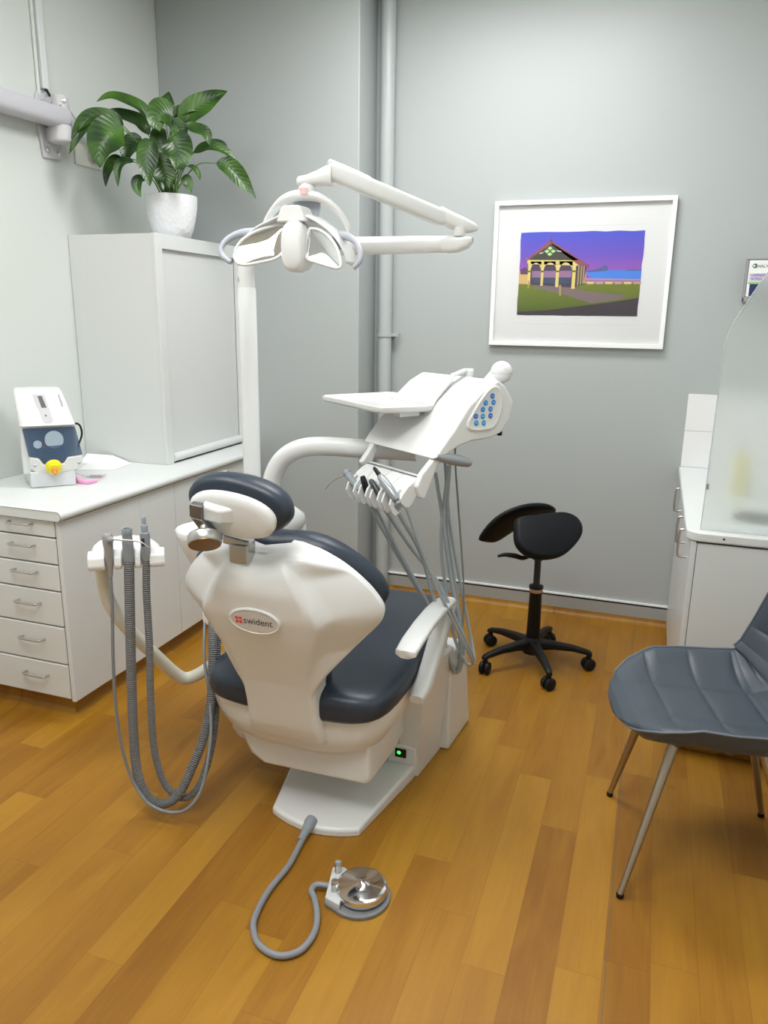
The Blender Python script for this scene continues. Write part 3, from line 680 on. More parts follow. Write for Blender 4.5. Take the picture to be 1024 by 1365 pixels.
# ------------------------------------------------------------------ right side: base cabinet, worktop, screen, dispenser
RX0, RY0 = 0.185, 2.905
t = thing('side_cabinet', 'white base cabinet with bow handles under the right worktop', 'cabinet', (.49, 3.57, 0))
build('end_panel', MB().box((RX0+.02, RY0, .045), (XR-.002, RY0+.018, .862)), LAM, t, bevel=.002)
build('front_stile', MB().box((RX0-.002, RY0+.0, .045), (RX0+.018, RY0+.06, .862)), LAM, t, bevel=.002)
build('gap_line', MB().box((RX0+.0175, RY0+.003, .05), (RX0+.0205, RY0+.06, .862)), DARK, t)
build('carcass', MB().box((RX0+.02, RY0+.018, .10), (XR-.002, YB-.002, .862)), LAM, t)
dys = [RY0+.062, 3.38, 3.80, YB-.012]
for i in range(3):
    d = build('door', MB().box((RX0, dys[i]+.002, .055), (RX0+.018, dys[i+1]-.002, .860)), LAM, t, bevel=.003)
    yy = [3.13, 3.34, 3.92][i]
    bow_handle('handle', (RX0, yy, .845), (RX0, yy, .735), (-.034, 0, 0), .005, d)
struct('trim_5', MB().box((RX0+.05, RY0+.04, 0), (XR-.002, YB-.014, .10)), WOOD, smooth=False)
t = thing('side_worktop', 'white worktop with rounded corner on the right cabinet', 'worktop', (.49, 3.57, .864))
w = MB()
corner = [(.163, RY0+.055)]+[(.163+.05-.05*math.cos(a), RY0+.055-.055*math.sin(a)-.012) for a in [k*PI/14 for k in range(1, 8)]]
poly = [(XR-.002, YB-.002), (.163, YB-.002)]+corner+[(XR-.002, RY0-.012)]
w.prism([(x, y, .864) for x, y in poly], (0, 0, .038)); build('top', w, TOPW, t, bevel=.009, seg=4)
build('underside_gap', MB().box((.20, RY0-.004, .859), (XR-.01, RY0+.02, .864)), DARK, t)
build('screw', MB().lathe([(.004, 0), (.004, .002)], (.290, RY0-.0115, .884), (0, -1, 0), 10), DARK, t)
# splashback of big white tiles
tl = MB()
for i in range(4):
    for j in range(2):
        x0 = .171+i*.20; z0 = .9025+j*.190
        if x0+.197 > XR: continue
        tl.box((x0, YB-.009, z0), (min(x0+.198, XR-.002), YB-.001, z0+.187))
o = build('trim_6', tl, TILE, bevel=.0012); o['kind'] = 'structure'
gr = MB().box((.172, YB-.007, .9025), (XR-.004, YB, 1.279)); o = build('trim_7', gr, mat('tile_grout', (0.58, 0.59, 0.59), 0.8)); o['kind'] = 'structure'
# frosted splash screen at the near end
t = thing('splash_screen', 'frosted acrylic splash screen standing on the right worktop', 'screen', (.5, 2.935, .903))
ol = [(.212, .9035), (.217, 1.50), (.218, 1.55), (.221, 1.585), (.228, 1.615), (.240, 1.645), (.258, 1.682), (.285, 1.735), (.318, 1.797), (.345, 1.838), (.375, 1.862), (.42, 1.875), (XR-.004, 1.88), (XR-.004, .9035)]
build('panel', MB().prism([(x, 2.930, z) for x, z in ol], (0, .006, 0)), FROST, t, bevel=.001, seg=1)
eb = MB(); e_pts = [V((x-.001, 2.929, z)) for x, z in ol[:-2]]
eb.tube(e_pts, .0020, 6, smooth=0); build('polished_edge', eb, mat('acrylic_edge', (0.62, 0.67, 0.66), 0.15, alpha=.55), t)
build('bracket', MB().box((.214, 2.924, 1.055), (.222, 2.942, 1.075)), STEEL, t, bevel=.001)
# things blurred behind it
t = thing('soap_bottle', 'pale yellow pump bottle blurred behind the frosted screen', 'bottle', (.395, 3.60, .903))
build('bottle', MB().lathe([(.030, 0), (.034, .004), (.034, .15), (.028, .175), (.013, .19), (.013, .20)], (.395, 3.60, .903), n=24), mat('yellow_liquid', (0.70, 0.66, 0.22), 0.3), t)
pu = MB(); pu.lathe([(.015, .20), (.015, .215), (.005, .218), (.005, .25), (.012, .252), (.012, .262)], (.395, 3.60, .903), n=16); pu.tube([(.395, 3.60, 1.16), (.365, 3.58, 1.158), (.355, 3.575, 1.145)], .005, 8)
build('pump', pu, WHITE, t)
t = thing('sink_basin', 'round steel basin sunk in the right worktop behind the frosted screen', 'sink', (.43, 3.19, .903))
build('rim', MB().lathe([(.085, 0), (.095, .002), (.095, .0035), (.088, .004), (.084, .0035), (.08, .003), (.0005, .0025)], (.43, 3.19, .9025), n=36), mat('basin_steel', (0.06, 0.075, 0.08), 0.45), t)
build('drain', MB().lathe([(.022, .002), (.024, .0035), (.012, .004), (.0005, .0035)], (.43, 3.19, .903), n=20), DARK, t)
# glove box in its dispenser
t = thing('glove_dispenser', 'clear wall dispenser holding the glove box on the grey wall', 'dispenser', (.47, YB, 1.74))
g = MB(); gx0, gx1, gz0, gz1 = .364, .62, 1.735, 1.932
g.box((gx0, YB-.006, gz0), (gx1, YB-.002, gz1)); g.box((gx0, YB-.098, gz0), (gx0+.004, YB-.006, gz1)); g.box((gx1-.004, YB-.098, gz0), (gx1, YB-.006, gz1)); g.box((gx0, YB-.098, gz1-.006), (gx1, YB-.006, gz1)); g.box((gx0, YB-.098, gz0), (gx1, YB-.006, gz0+.02))
build('holder', g, mat('dispenser_grey', (0.42, 0.43, 0.42), 0.25, alpha=.8), t, bevel=.002)
t = thing('glove_box', 'white and lavender box of nitrile gloves in the wall dispenser', 'box', (.49, YB-.055, 1.755))
bx0, bx1, bz0, bz1, by = gx0+.007, gx1-.007, gz0+.022, gz1-.009, YB-.096
build('carton', MB().box((bx0, by, bz0), (bx1, YB-.008, bz1)), PAPER, t, bevel=.001)
def patch(name, x0, x1, z0, z1, m, d=.0006): return build(name, MB().box((x0, by-d, z0), (x1, by, z1)), m, t, smooth=False)
bh = bz1-bz0
patch('lavender_panel', bx0+.006, bx1, bz0+bh*.40, bz0+bh*.64, mat('lavender_ink', (0.66, 0.60, 0.78), 0.5))
patch('green_stripe', bx0+.004, bx1, bz0+bh*.35, bz0+bh*.40, mat('lime_ink', (0.25, 0.55, 0.10), 0.5))
patch('navy_panel', bx0+.012, bx1, bz0+.003, bz0+bh*.35, mat('navy_ink', (0.02, 0.03, 0.12), 0.5))
text('lettering', 'HALYARD', (bx0+.036, by-.0008, bz0+bh*.80), (1, 0, 0), (0, 0, 1), .013, INK, t, width=.085)
text('lettering', 'LAVENDER', (bx0+.014, by-.0012, bz0+bh*.56), (1, 0, 0), (0, 0, 1), .012, mat('violet_ink', (0.06, 0.02, 0.22), 0.5), t, width=.066)
text('lettering', 'NITRILE', (bx0+.014, by-.0012, bz0+bh*.46), (1, 0, 0), (0, 0, 1), .012, mat('violet_ink', (0, 0, 0)), t, width=.048)
em = MB(); em.prism([(bx0+.012, by-.0008, bz0+bh*.84), (bx0+.022, by-.0008, bz0+bh*.78), (bx0+.033, by-.0008, bz0+bh*.79), (bx0+.034, by-.0008, bz0+bh*.90), (bx0+.022, by-.0008, bz0+bh*.91)], (0, .0006, 0))
build('emblem', em, mat('emblem_green', (0.05, 0.16, 0.06), 0.5), t, smooth=False)
build('emblem_spot', MB().lathe([(.0045, 0), (.0045, .0006)], (bx0+.0215, by-.0010, bz0+bh*.845), (0, -1, 0), 12), PAPER, t)

# ------------------------------------------------------------------ saddle stool
SX, SY = -.441, 3.50
t = thing('saddle_stool', 'black two-part saddle stool on five castors before the grey wall', 'stool', (SX, SY, 0))
build('gas_column', MB().lathe([(.016, .36), (.016, .535), (.024, .536), (.024, .56), (.03, .57)], (SX, SY, 0), n=22), mat('dark_steel', (0.05, 0.05, 0.055), 0.3, metal=.6), t)
build('column_sleeve', MB().lathe([(.030, .09), (.034, .10), (.029, .37), (.030, .372), (.030, .392), (.034, .393), (.034, .405), (.02, .409)], (SX, SY, 0), n=24), BLACKP, t)
build('collar_ring', MB().lathe([(.0315, .375), (.0325, .377), (.0325, .390), (.0315, .392)], (SX, SY, 0), n=24), COPPER, t)
hub = MB().lathe([(.030, .055), (.046, .062), (.048, .10), (.036, .14), (.03, .145)], (SX, SY, 0), n=24); ba = build('star_base_hub', hub, BLACKP, t)
cast = [(-.697, 3.649), (-.65, 3.292), (-.309, 3.216), (-.171, 3.53), (-.385, 3.802)]
for k, (cx, cy) in enumerate(cast):
    d = V((cx-SX, cy-SY, 0)).normalized(); s_ = V((-d.y, d.x, 0)); L = .270
    o3 = V((SX, SY, 0)); rs = []
    for (r_, z_, hw, hh) in ((.02, .105, .026, .028), (.10, .108, .020, .020), (.19, .103, .017, .015), (.25, .092, .016, .012), (.272, .086, .015, .012), (.284, .080, .012, .008)):
        rs.append(sering(o3+d*r_+V((0, 0, z_)), s_, V((0, 0, 1)), hw, hh, 4, 16))
    build('leg', MB().rings(rs), BLACKP, t, angle=50)
    cc = o3+d*.270
    fork = MB(); fork.lathe([(.012, .05), (.012, .085)], cc, n=14); fork.obox(cc+V((0, 0, .045)), d*.012, s_*.006, (0, 0, .02))
    cs = build('castor', fork, BLACKP, t)
    ax = (d*math.cos(k*1.3+.6)+s_*math.sin(k*1.3+.6)).normalized() if k not in (0, 3) else V((.6, -.8, 0))
    if k == 1: ax = V((1, -.15, 0)).normalized()
    if k == 2: ax = V((.75, -.66, 0)).normalized()
    for sg in (-1, 1):
        build('wheel', MB().lathe([(.004, -.010), (.026, -.010), (.030, -.006), (.030, .006), (.026, .010), (.012, .012), (.004, .0115)], cc+ax*(sg*.014)+V((0, 0, .0302)), ax*sg, 24), BLACKP, cs)
# two seat pads of a split saddle
def pad_disc(name, c, n, outline, th, dome):
    c, n = V(c), V(n).normalized(); e1 = V((n.y, -n.x, 0)).normalized()*-1; e2 = n.cross(e1)
    if e2.z < 0: e2 = -e2
    o2 = catmull([V((x, y, 0)) for x, y in outline+[outline[0]]], 5)[:-1]
    mx = sum(p.x for p in o2)/len(o2); my = sum(p.y for p in o2)/len(o2)
    rs = []
    for k, h in ((.05, dome-.0), (.35, dome*.9), (.65, dome*.62), (.86, dome*.25), (.95, .002), (1.0, -th*.35), (1.0, -th*.65), (.96, -th*.95), (.85, -th), (.4, -th-.004), (.05, -th-.006)):
        rs.append([c+e1*(mx+(p.x-mx)*k)+e2*(my+(p.y-my)*k)+n*h for p in o2])
    return build(name, MB().rings(rs), BLACK, t, angle=70)
NEARC, NEARN = (-.395, 3.42, .675), (.45, -.62, .65)
NEARO = [(-0.147, 0.05), (-0.134, 0.095), (-0.103, 0.115), (-0.021, 0.119), (0.072, 0.125), (0.138, 0.120), (0.187, 0.092), (0.202, 0.045), (0.184, 0.001), (0.137, -0.044), (0.075, -0.083), (0.012, -0.100), (-0.059, -0.097), (-0.116, -0.075), (-0.149, -0.037), (-0.157, 0.003)]
pad_disc('seat_pad', NEARC, NEARN, NEARO, .045, .018)
fp_ = catmull([V(p) for p in [(-.715, 3.44, .618), (-.700, 3.45, .640), (-.665, 3.46, .688), (-.622, 3.48, .730), (-.565, 3.51, .762), (-.500, 3.545, .780), (-.440, 3.58, .780), (-.400, 3.60, .768)]], 4)
rs = []; wdir = V((.30, .86, -.42)).normalized()
for i, p in enumerate(fp_):
    f = i/(len(fp_)-1); tg = (fp_[min(i+1, len(fp_)-1)]-fp_[max(i-1, 0)]).normalized(); nn = wdir.cross(tg).normalized()
    k = math.sqrt(max(.02, 1-abs(2*f-1)**4)); wd_ = .10*k*(.65+.5*math.sin(f*PI))
    rs.append(sering(p+wdir*wd_*.75, wdir, nn, wd_, .020*max(k, .35), 2.6, 24))
build('seat_pad', MB().rings(rs), BLACK, t, angle=70)
SD = V((-.80, -.60, 0)).normalized(); SS = V((-SD.y, SD.x, 0))
ub = MB(); ub.obox((SX, SY, .60), SD*.07, SS*.05, (0, 0, .03)); 
for sg in (-1, 1): ub.obox(V((SX, SY, .655))+SS*(sg*.05), SD*.06, SS*.012+V((0, 0, -sg*.0)), V((0, 0, .05)))
build('seat_mechanism', ub, BLACKP, t, bevel=.008)
lv = MB().tube([(SX-.01, SY-.02, .575), (SX-.06, SY-.05, .552), (SX-.10, SY-.06, .560), (SX-.145, SY-.075, .565), (SX-.178, SY-.085, .556)], [.011, .010, .012, .011, .006], 12)
build('height_lever', lv, BLACKP, t)

# ------------------------------------------------------------------ grey upholstered chair, right foreground
CF = V((-.9933, -.1153, 0)); CS = V((-.1153, .9933, 0)); CC = V((.267, 2.300, 0))
t = thing('visitor_chair', 'blue-grey quilted leather chair with slim metal legs at the right edge', 'chair', CC)
def G(f, s, z): return CC+CF*f+CS*s+V((0, 0, z))
SFV = V((-.972, -.235, 0)).normalized(); SSV = V((-SFV.y*-1, SFV.x*-1, 0)); SSV = V((-.235, .972, 0)).normalized()
def GS(f, s, z): return CC+V((.018, .045, 0))+SFV*f+SSV*s+V((0, 0, z))
# shell: seat flows into back; parameter p from front lip (0) over the seat to the top of the back (1)
prof = [(0.00, .322, .470, .030), (0.015, .321, .482, .085), (0.04, .308, .498, .142), (0.08, .278, .514, .195), (0.13, .232, .521, .240), (0.20, .165, .520, .272), (0.30, .06, .512, .290), (0.40, -.05, .505, .292), (0.49, -.135, .503, .290), (0.55, -.178, .515, .288), (0.62, -.215, .560, .285), (0.72, -.250, .650, .280), (0.85, -.285, .770, .262), (0.95, -.310, .855, .205), (1.0, -.318, .878, .13)]
NP, NS = 230, 96
def quilt(p, s):
    dp = min(abs(p-l/230) for l in (43, 75, 107, 129, 161, 193)); ds = abs(abs(s)-.375)
    cs_ = 1-math.exp(-ds/.075); cp_ = 1-math.exp(-dp/.011)
    if p < 43/230: cs_ = 1-(1-cs_)*max(0, (p-.11)/.077); cp_ = 1-(1-cp_)*(1 if abs(s) < .6 else max(0, (1-abs(s))/.4))
    ed_ = max(0, min(1, (1-abs(s))/.14))
    return .009*(min(cs_, cp_)*.7+cs_*cp_*.3)*ed_+.006*(1-ed_)-.007
tp, bt = [], []
for i in range(NP+1):
    p = i/NP; f, z, hw = interp(prof, p)
    f2, z2, _ = interp(prof, min(1, p+.02)); f1, z1, _ = interp(prof, max(0, p-.02))
    tg = V((f2-f1, z2-z1)).normalized(); nx, nz_ = tg.y, -tg.x
    if nz_ < 0 and p < .5: nx, nz_ = -nx, -nz_
    if p >= .5 and nx < 0: nx, nz_ = -nx, -nz_
    r1, r2_ = [], []
    for j in range(NS+1):
        s = -1+2*j/NS
        rim = .058*max(0, (abs(s)-.40)/.60)**2.0*min(1, max(0, p-.06)/.16)*(.75+1.1*min(p, .5))*(1 if p < .55 else 1.25)
        q = rim+quilt(p, s)+.006*math.cos(s*PI*1.4)*math.sin(p*PI*6)*0
        edge = max(0, (abs(s)-.90)/.10)**2*.010
        th = .052+.0*p
        thick = .070*(1-max(0, (p-.5))*.8)*math.sqrt(max(.02, 1-abs(s)**5))*min(1, .55+p*6)
        r1.append(GS(f+nx*(q-edge), s*hw, z+nz_*(q-edge)))
        b_f, b_z = f-nx*(thick-q*.75)+.0, z-nz_*(thick-q*.75)
        r2_.append(GS(b_f, s*hw*.97, b_z))
    tp.append(r1); bt.append(r2_)
mbs = MB(); rs = [a_+b_[::-1] for a_, b_ in zip(tp, bt)]
mbs.rings(rs); build('seat_shell', mbs, GREYVINYL, t, angle=75)
for sg in (-1, 1):
    pip = MB().tube([tp[i][0 if sg < 0 else NS]+V((0, 0, .001)) for i in range(3, NP-2, 3)], .0035, 8, smooth=2); build('piping', pip, mat('piping_grey', (0.13, 0.15, 0.18), 0.45), t)
build('under_frame', MB().prism([G(.14, -.10, .445), G(.14, .14, .445), G(-.12, .14, .445), G(-.12, -.10, .445)], (0, 0, .02)), BLACKP, t, bevel=.004)
for (f, s, ff, fs) in ((.155, .175, .250, .252), (.105, -.060, .250, -.253), (-.135, .175, -.250, .254), (-.12, -.070, -.250, -.254)):
    lg = build('leg', MB().tube([G(f, s, .468), G(ff, fs, .012)], [.0165, .0150, .0095], 20, smooth=0), BRONZE, t)
    build('foot_cap', MB().lathe([(.0095, 0), (.011, .002), (.011, .014), (.010, .015)], G(ff, fs, 0), n=16), BLACKP, lg)

# ------------------------------------------------------------------ dental chair
CXC = -1.0
ch = thing('dental_chair', 'white dental patient chair with navy upholstery seen from behind', 'dental chair', (-.95, 2.4, 0))
EX, EY, EZ = V((1, 0, 0)), V((0, 1, 0)), V((0, 0, 1))
# base plate: a low wedge
lo = [(-1.088, 2.012), (-1.055, 1.994), (-1.01, 1.977), (-.965, 1.966), (-.92, 1.962), (-.875, 1.966), (-.83, 1.977), (-.797, 1.990), (-.769, 2.005), (-.700, 2.36), (-.66, 2.62), (-.70, 2.90), (-1.14, 2.90), (-1.17, 2.60), (-1.14, 2.30)]
def bz(y): return .030+.028*max(0, min(1, (y-2.0)/.5))
mb = MB(); mb.rings([[V((x, y, 0)) for x, y in lo], [V((x, y, bz(y)-.008)) for x, y in lo], [V((-.93+(x+.93)*.97, 2.4+(y-2.4)*.985, bz(y))) for x, y in lo]])
build('base_plate', mb, WHITE, ch, bevel=.005)
mb = MB(); mb.box((-1.10, 2.30, .05), (-.80, 2.80, .22)); build('pedestal', mb, WHITE, ch, bevel=.02)
# switch box on the base
sbx = MB().prism([(-.800, 2.375, .05), (-.693, 2.375, .05), (-.693, 2.375, .118), (-.735, 2.375, .130), (-.800, 2.375, .130)], (0, .10, 0)); swb = build('switch_box', sbx, WHITE, ch, bevel=.006)
sw = build('power_switch', MB().box((-.770, 2.371, .078), (-.728, 2.377, .112)), BLACKP, swb, bevel=.001)
build('indicator', MB().lathe([(.007, 0), (.006, .0015), (.0005, .002)], (-.755, 2.371, .097), (0, -1, 0), 14), GREENL, swb)
build('recess_shade', MB().box((-.79, 2.40, .12), (-.685, 2.56, .42)), DARK, ch)  # solid dark block standing in for the shade beside the side cover
# side cover (upright box right of the chair)
mb = MB()
def podring(z, x0, x1, y0, y1, skew=.05): return [V((x0, y0, z)), V((x1, y0, z)), V((x1+skew, y1, z)), V((x0+skew, y1, z))]
mb.rings([podring(0.0, -.735, -.688, 2.392, 2.76), podring(.05, -.735, -.688, 2.392, 2.76), podring(.051, -.765, -.688, 2.390, 2.76), podring(.10, -.760, -.686, 2.386, 2.75), podring(.30, -.745, -.668, 2.36, 2.69, .045), podring(.44, -.735, -.655, 2.34, 2.60, .035), podring(.47, -.725, -.668, 2.36, 2.56, .03)])
build('side_cover', mb, WHITE, ch, bevel=.010)
mb = MB(); mb.rings([[V((-.70, 2.60, z)), V((-.625, 2.60, z)), V((-.60, 2.86-z*.3, z)), V((-.70, 2.86-z*.3, z))] for z in (0, .2, .40, .42)])
build('rear_cover', mb, WHITE, ch, bevel=.012)
# lower body (lift housing)
mb = MB()
def lb(y, zlo, zhi, xl, xr):
    return [V((xl+.10, y, zlo)), V((xr-.012, y, zlo+.004)), V((xr, y, zlo+.02)), V((xr+.004, y, zhi)), V((xl-.012, y, zhi)), V((xl+.004, y, zhi-.07)), V((xl+.05, y, zlo+.03))]
mb.rings([lb(2.035, .175, .37, -1.225, -.752), lb(2.05, .163, .37, -1.235, -.745), lb(2.25, .160, .37, -1.235, -.735), lb(2.62, .165, .37, -1.22, -.745)])
build('lift_housing', mb, WHITE, ch, bevel=.014)
mb = MB().prism([(-1.30, 2.12, .22), (-1.24, 2.07, .22), (-1.20, 2.10, .20), (-1.20, 2.5, .20), (-1.29, 2.5, .22)], (0, 0, .075)); build('side_bracket', mb, WHITE, ch, bevel=.015)
# seat tub: U-shaped bowl under the cushion
mb = MB(); rs = []
def tub(y, hw, zb, zt=.462):
    r = []
    for k in range(25):
        a = PI+PI*k/24; c_, s_ = math.cos(a), math.sin(a)
        r.append(V((CXC+math.copysign(abs(c_)**.62, c_)*hw, y, zt+(zt-zb)*math.copysign(abs(s_)**.85, s_))))
    return r
for (y, hw, zb) in ((1.965, .10, .40), (1.968, .20, .345), (1.985, .262, .300), (2.015, .300, .268), (2.07, .322, .250), (2.20, .330, .245), (2.50, .325, .26), (2.62, .30, .29)): rs.append(tub(y, hw, zb))
mb.rings(rs); build('seat_tub', mb, WHITE, ch, angle=60)
# seat cushion with sloping leg rest
mb = MB(); rs = []
path = [(1.935, .475, .14, .020), (1.940, .474, .215, .040), (1.960, .472, .275, .055), (2.00, .472, .312, .062), (2.08, .474, .332, .064), (2.25, .476, .338, .064), (2.42, .476, .330, .062), (2.60, .472, .300, .058), (2.80, .450, .260, .052), (3.00, .418, .222, .048), (3.10, .402, .200, .044), (3.135, .397, .180, .034), (3.145, .395, .13, .018)]
for (y, z, hw, th) in path: rs.append(sering((CXC, y, z), EX, EZ, hw, th, 3.4, 44))
mb.rings(rs); build('seat_cushion', mb, NAVY, ch, sub=1)
mb = MB(); mb.rings([sering((CXC, y, z-.055), EX, EZ, hw*.86, .02, 5, 32) for (y, z, hw, th) in path[7:12]]); build('legrest_frame', mb, WHITE, ch, angle=60)
# backrest in its own tilted frame
BO = V((CXC, 1.985, .345)); BT = V((0, -.14, .68)).normalized(); BN = V((0, -.68, -.14)).normalized()   # BN points to the camera (outer side)
def B(x, t, n): return BO+EX*x+BT*t+BN*n
hw_tab = [(-.040, .100), (-.030, .128), (0, .136), (.05, .130), (.14, .124), (.20, .124), (.24, .140), (.28, .170), (.32, .207), (.37, .253), (.41, .290), (.44, .316), (.462, .330), (.482, .333), (.505, .326), (.55, .298), (.59, .262), (.62, .228), (.65, .184), (.672, .142), (.686, .100), (.692, .060)]
def smoothtab(tab, t):
    return sum(interp(tab, t+d)[0]*w for d, w in ((-.012, .25), (0, .5), (.012, .25)))
rt_tab = [(-.04, .118), (.10, .108), (.22, .110), (.32, .128), (.42, .165), (.49, .192), (.53, .172), (.60, .128), (.65, .092), (.70, .06)]
np_tab = [(-.04, .000), (0, .036), (.06, .050), (.16, .054), (.24, .060), (.32, .074), (.42, .094), (.50, .104), (.58, .102), (.64, .086), (.675, .060), (.70, .030)]
NT, NX = 74, 48
outer, inner = [], []
for i in range(NT+1):
    t_ = -.040+.736*i/NT; hw = smoothtab(hw_tab, t_); rd = smoothtab(rt_tab, t_)
    ro, ri = [], []
    endf = min(1, (t_+.040)/.05)*1.0; endf = math.sqrt(max(0, 1-(1-endf)**2))
    topf = min(1, (.697-t_)/.06); topf = math.sqrt(max(0.0, 1-(1-topf)**2))
    for j in range(NX+1):
        q = -1+2*j/NX; x = hw*math.sin(q*PI/2)
        ax = abs(x)
        plate = smoothtab(np_tab, t_)
        if ax <= rd: h = plate-.004*(ax/max(rd, .01))**2
        else:
            f = min(1, (ax-rd)/max(hw-rd, .004)); wn_ = max(0, min(1, (hw-.14)/.10))
            h = plate-.004-wn_*(plate+.012)*(.24*min(1, f*9)+.76*f)-(1-wn_)*.006*f
        ef = math.sqrt(max(0, 1-abs(q)**7))
        h = h-(1-endf)*.020-(1-topf)*.022
        notch = .028*math.exp(-(x/.075)**2)*max(0, (t_-.60)/.09)
        oz = h*ef-.020*(1-ef)
        wrap = -.028*(ax/.34)**2*max(0, min(1, (t_-.25)/.15))
        ro.append(B(x, t_-notch, oz+wrap)); ri.append(B(x*.985, t_-notch, min(-.026, oz-.02)+wrap-.004*(1-ef)))
    outer.append(ro); inner.append(ri)
mb = MB(); mb.rings([a_+b_[::-1] for a_, b_ in zip(outer, inner)]); bsh = build('back_shell', mb, WHITE, ch, angle=70)
# badge
bc_ = B(-.006, .490, .1055)
mb = MB(); mb.rings([[bc_+EX*(a*math.cos(k*PI/20))+BT*(b_*math.sin(k*PI/20))+BN*d for k in range(40)] for (a, b_, d) in ((.082, .043, -.014), (.082, .043, .001), (.078, .039, .003), (.074, .036, .001), (.002, .001, .001))])
bd = build('badge', mb, WHITE, bsh, angle=30)
build('badge_plate', MB().rings([[bc_+EX*(.073*math.cos(k*PI/20))+BT*(.035*math.sin(k*PI/20))+BN*d for k in range(40)] for d in (.0005, .0018)]), mat('badge_silver', (0.62, 0.60, 0.58), 0.35), bd)
text('lettering', 'swident', bc_+EX*-.033+BT*-.0085+BN*.002, EX, BT, .0225, INK, bd, width=.092)
mb = MB()
for (dx, dy) in ((-.0545, .0065), (-.043, .0065), (-.0545, -.006), (-.043, -.006)): mb.prism([bc_+EX*(dx+a)+BT*(dy+b_)+BN*.002 for a, b_ in ((-.0042, -.0042), (.0042, -.0042), (.0042, .0042), (-.0042, .0042))], BN*.0008)
build('red_dots', mb, RED, bd, smooth=False)
# back cushion
ct = [(-.02, .10), (.02, .12), (.20, .125), (.28, .16), (.36, .230), (.44, .295), (.48, .322), (.51, .328), (.56, .310), (.61, .266), (.66, .195), (.69, .13), (.705, .05)]
mb = MB(); rs = []
NT = 50
for i in range(NT+1):
    t_ = -.02+.725*i/NT; hw = smoothtab(ct, t_)
    th = .058*math.sqrt(max(.03, 1-max(0, (t_-.62)/.088)**2.5)) if t_ > .62 else .058
    r = []
    for p in sering((0, 0, 0), EX, EY, hw, th, 2.6, 44):
        wrap = -.040*(abs(p.x)/.34)**2*max(0, min(1, (t_-.25)/.15))
        r.append(B(p.x, t_-.022*math.exp(-(p.x/.085)**2)*max(0, (t_-.62)/.1), -.075+p.y*1.0*(1)+wrap))
    rs.append(r)
mb.rings(rs); build('back_cushion', mb, NAVY, ch, angle=75)
# headrest
HO = V((-1.028, 1.735, 1.128)); HT = V((.02, -.20, .97)).normalized(); HN = V((0, -.97, -.20)).normalized()
hr = math.radians(-7); HX0 = EX
HX = (HX0*math.cos(hr)+HT*math.sin(hr)).normalized(); HY = (HT*math.cos(hr)-HX0*math.sin(hr)).normalized()
def Hd(x, y, n): return HO+HX*x+HY*y+HN*n
mb = MB(); mb.rings([[p for p in sering(Hd(-.002, .016, n), HX, HY, a, b_, 2.2, 48)] for (a, b_, n) in ((.06, .028, -.098), (.105, .052, -.092), (.138, .070, -.078), (.152, .078, -.056), (.153, .079, -.034), (.147, .075, -.014), (.13, .066, -.006))])
build('headrest_cushion', mb, NAVY, ch, angle=75)
mb = MB(); mb.rings([[p for p in sering(Hd(-.006, .004-.004*k, n), HX, HY, a, b_, 2.2, 48)] for k, (a, b_, n) in enumerate(((.126, .058, -.012), (.130, .061, .0), (.128, .060, .008), (.120, .054, .013), (.105, .044, .015)))])
hp = build('headrest_plate', mb, WHITE, ch, angle=35)
mb = MB(); mb.rings([[Hd(-.085, -.026, .005), Hd(.02, -.026, .005), Hd(.02, .026, .005), Hd(-.085, .030, .005)], [Hd(-.082, -.023, .034), Hd(-.025, -.022, .034), Hd(-.027, .018, .034), Hd(-.082, .024, .034)]])
build('headrest_block', mb, WHITE, hp, bevel=.008)
mb = MB(); mb.obox(Hd(-.094, .004, .030), HX*.020, HY*.020, HN*.012); mb.rings([[Hd(-.110, -.015, .022), Hd(-.075, -.015, .022), Hd(-.075, -.015, .045), Hd(-.110, -.015, .045)], [Hd(-.070, -.075, .010), Hd(-.030, -.075, .010), Hd(-.030, -.075, .035), Hd(-.070, -.075, .035)]])
build('headrest_hinge', mb, mat('gunmetal', (0.20, 0.20, 0.20), 0.4, metal=.7), ch, bevel=.004)
kd = V((.34, -.54, -.75)).normalized()
mb = MB(); mb.lathe([(.010, -.03), (.012, -.012), (.034, -.010), (.043, -.004), (.045, .002), (.045, .020), (.043, .024)], Hd(-.058, -.052, .060), kd, 36)
kn = build('headrest_knob', mb, STEEL, ch); build('knob_face', MB().lathe([(.0425, .0235), (.0425, .0255), (.0005, .0255)], Hd(-.058, -.052, .060), kd, 36), mat('knob_brown', (0.32, 0.22, 0.13), 0.35, metal=.8), kn)
mb = MB(); tq = B(-.050, .668, .040)
mb.rings([[tq+EX*(sx*.030)+EY*dy+EZ*dz for sx, dy in ((-1, -.030), (1, -.030), (1, .02), (-1, .02))] for dz in (-.02, .035)]); mb.obox(tq+EX*-.010+EZ*.038+EY*-.005, (.044, 0, -.006), (0, .018, 0), (0, 0, .013))
build('headrest_bracket', mb, STEEL, ch, bevel=.006)
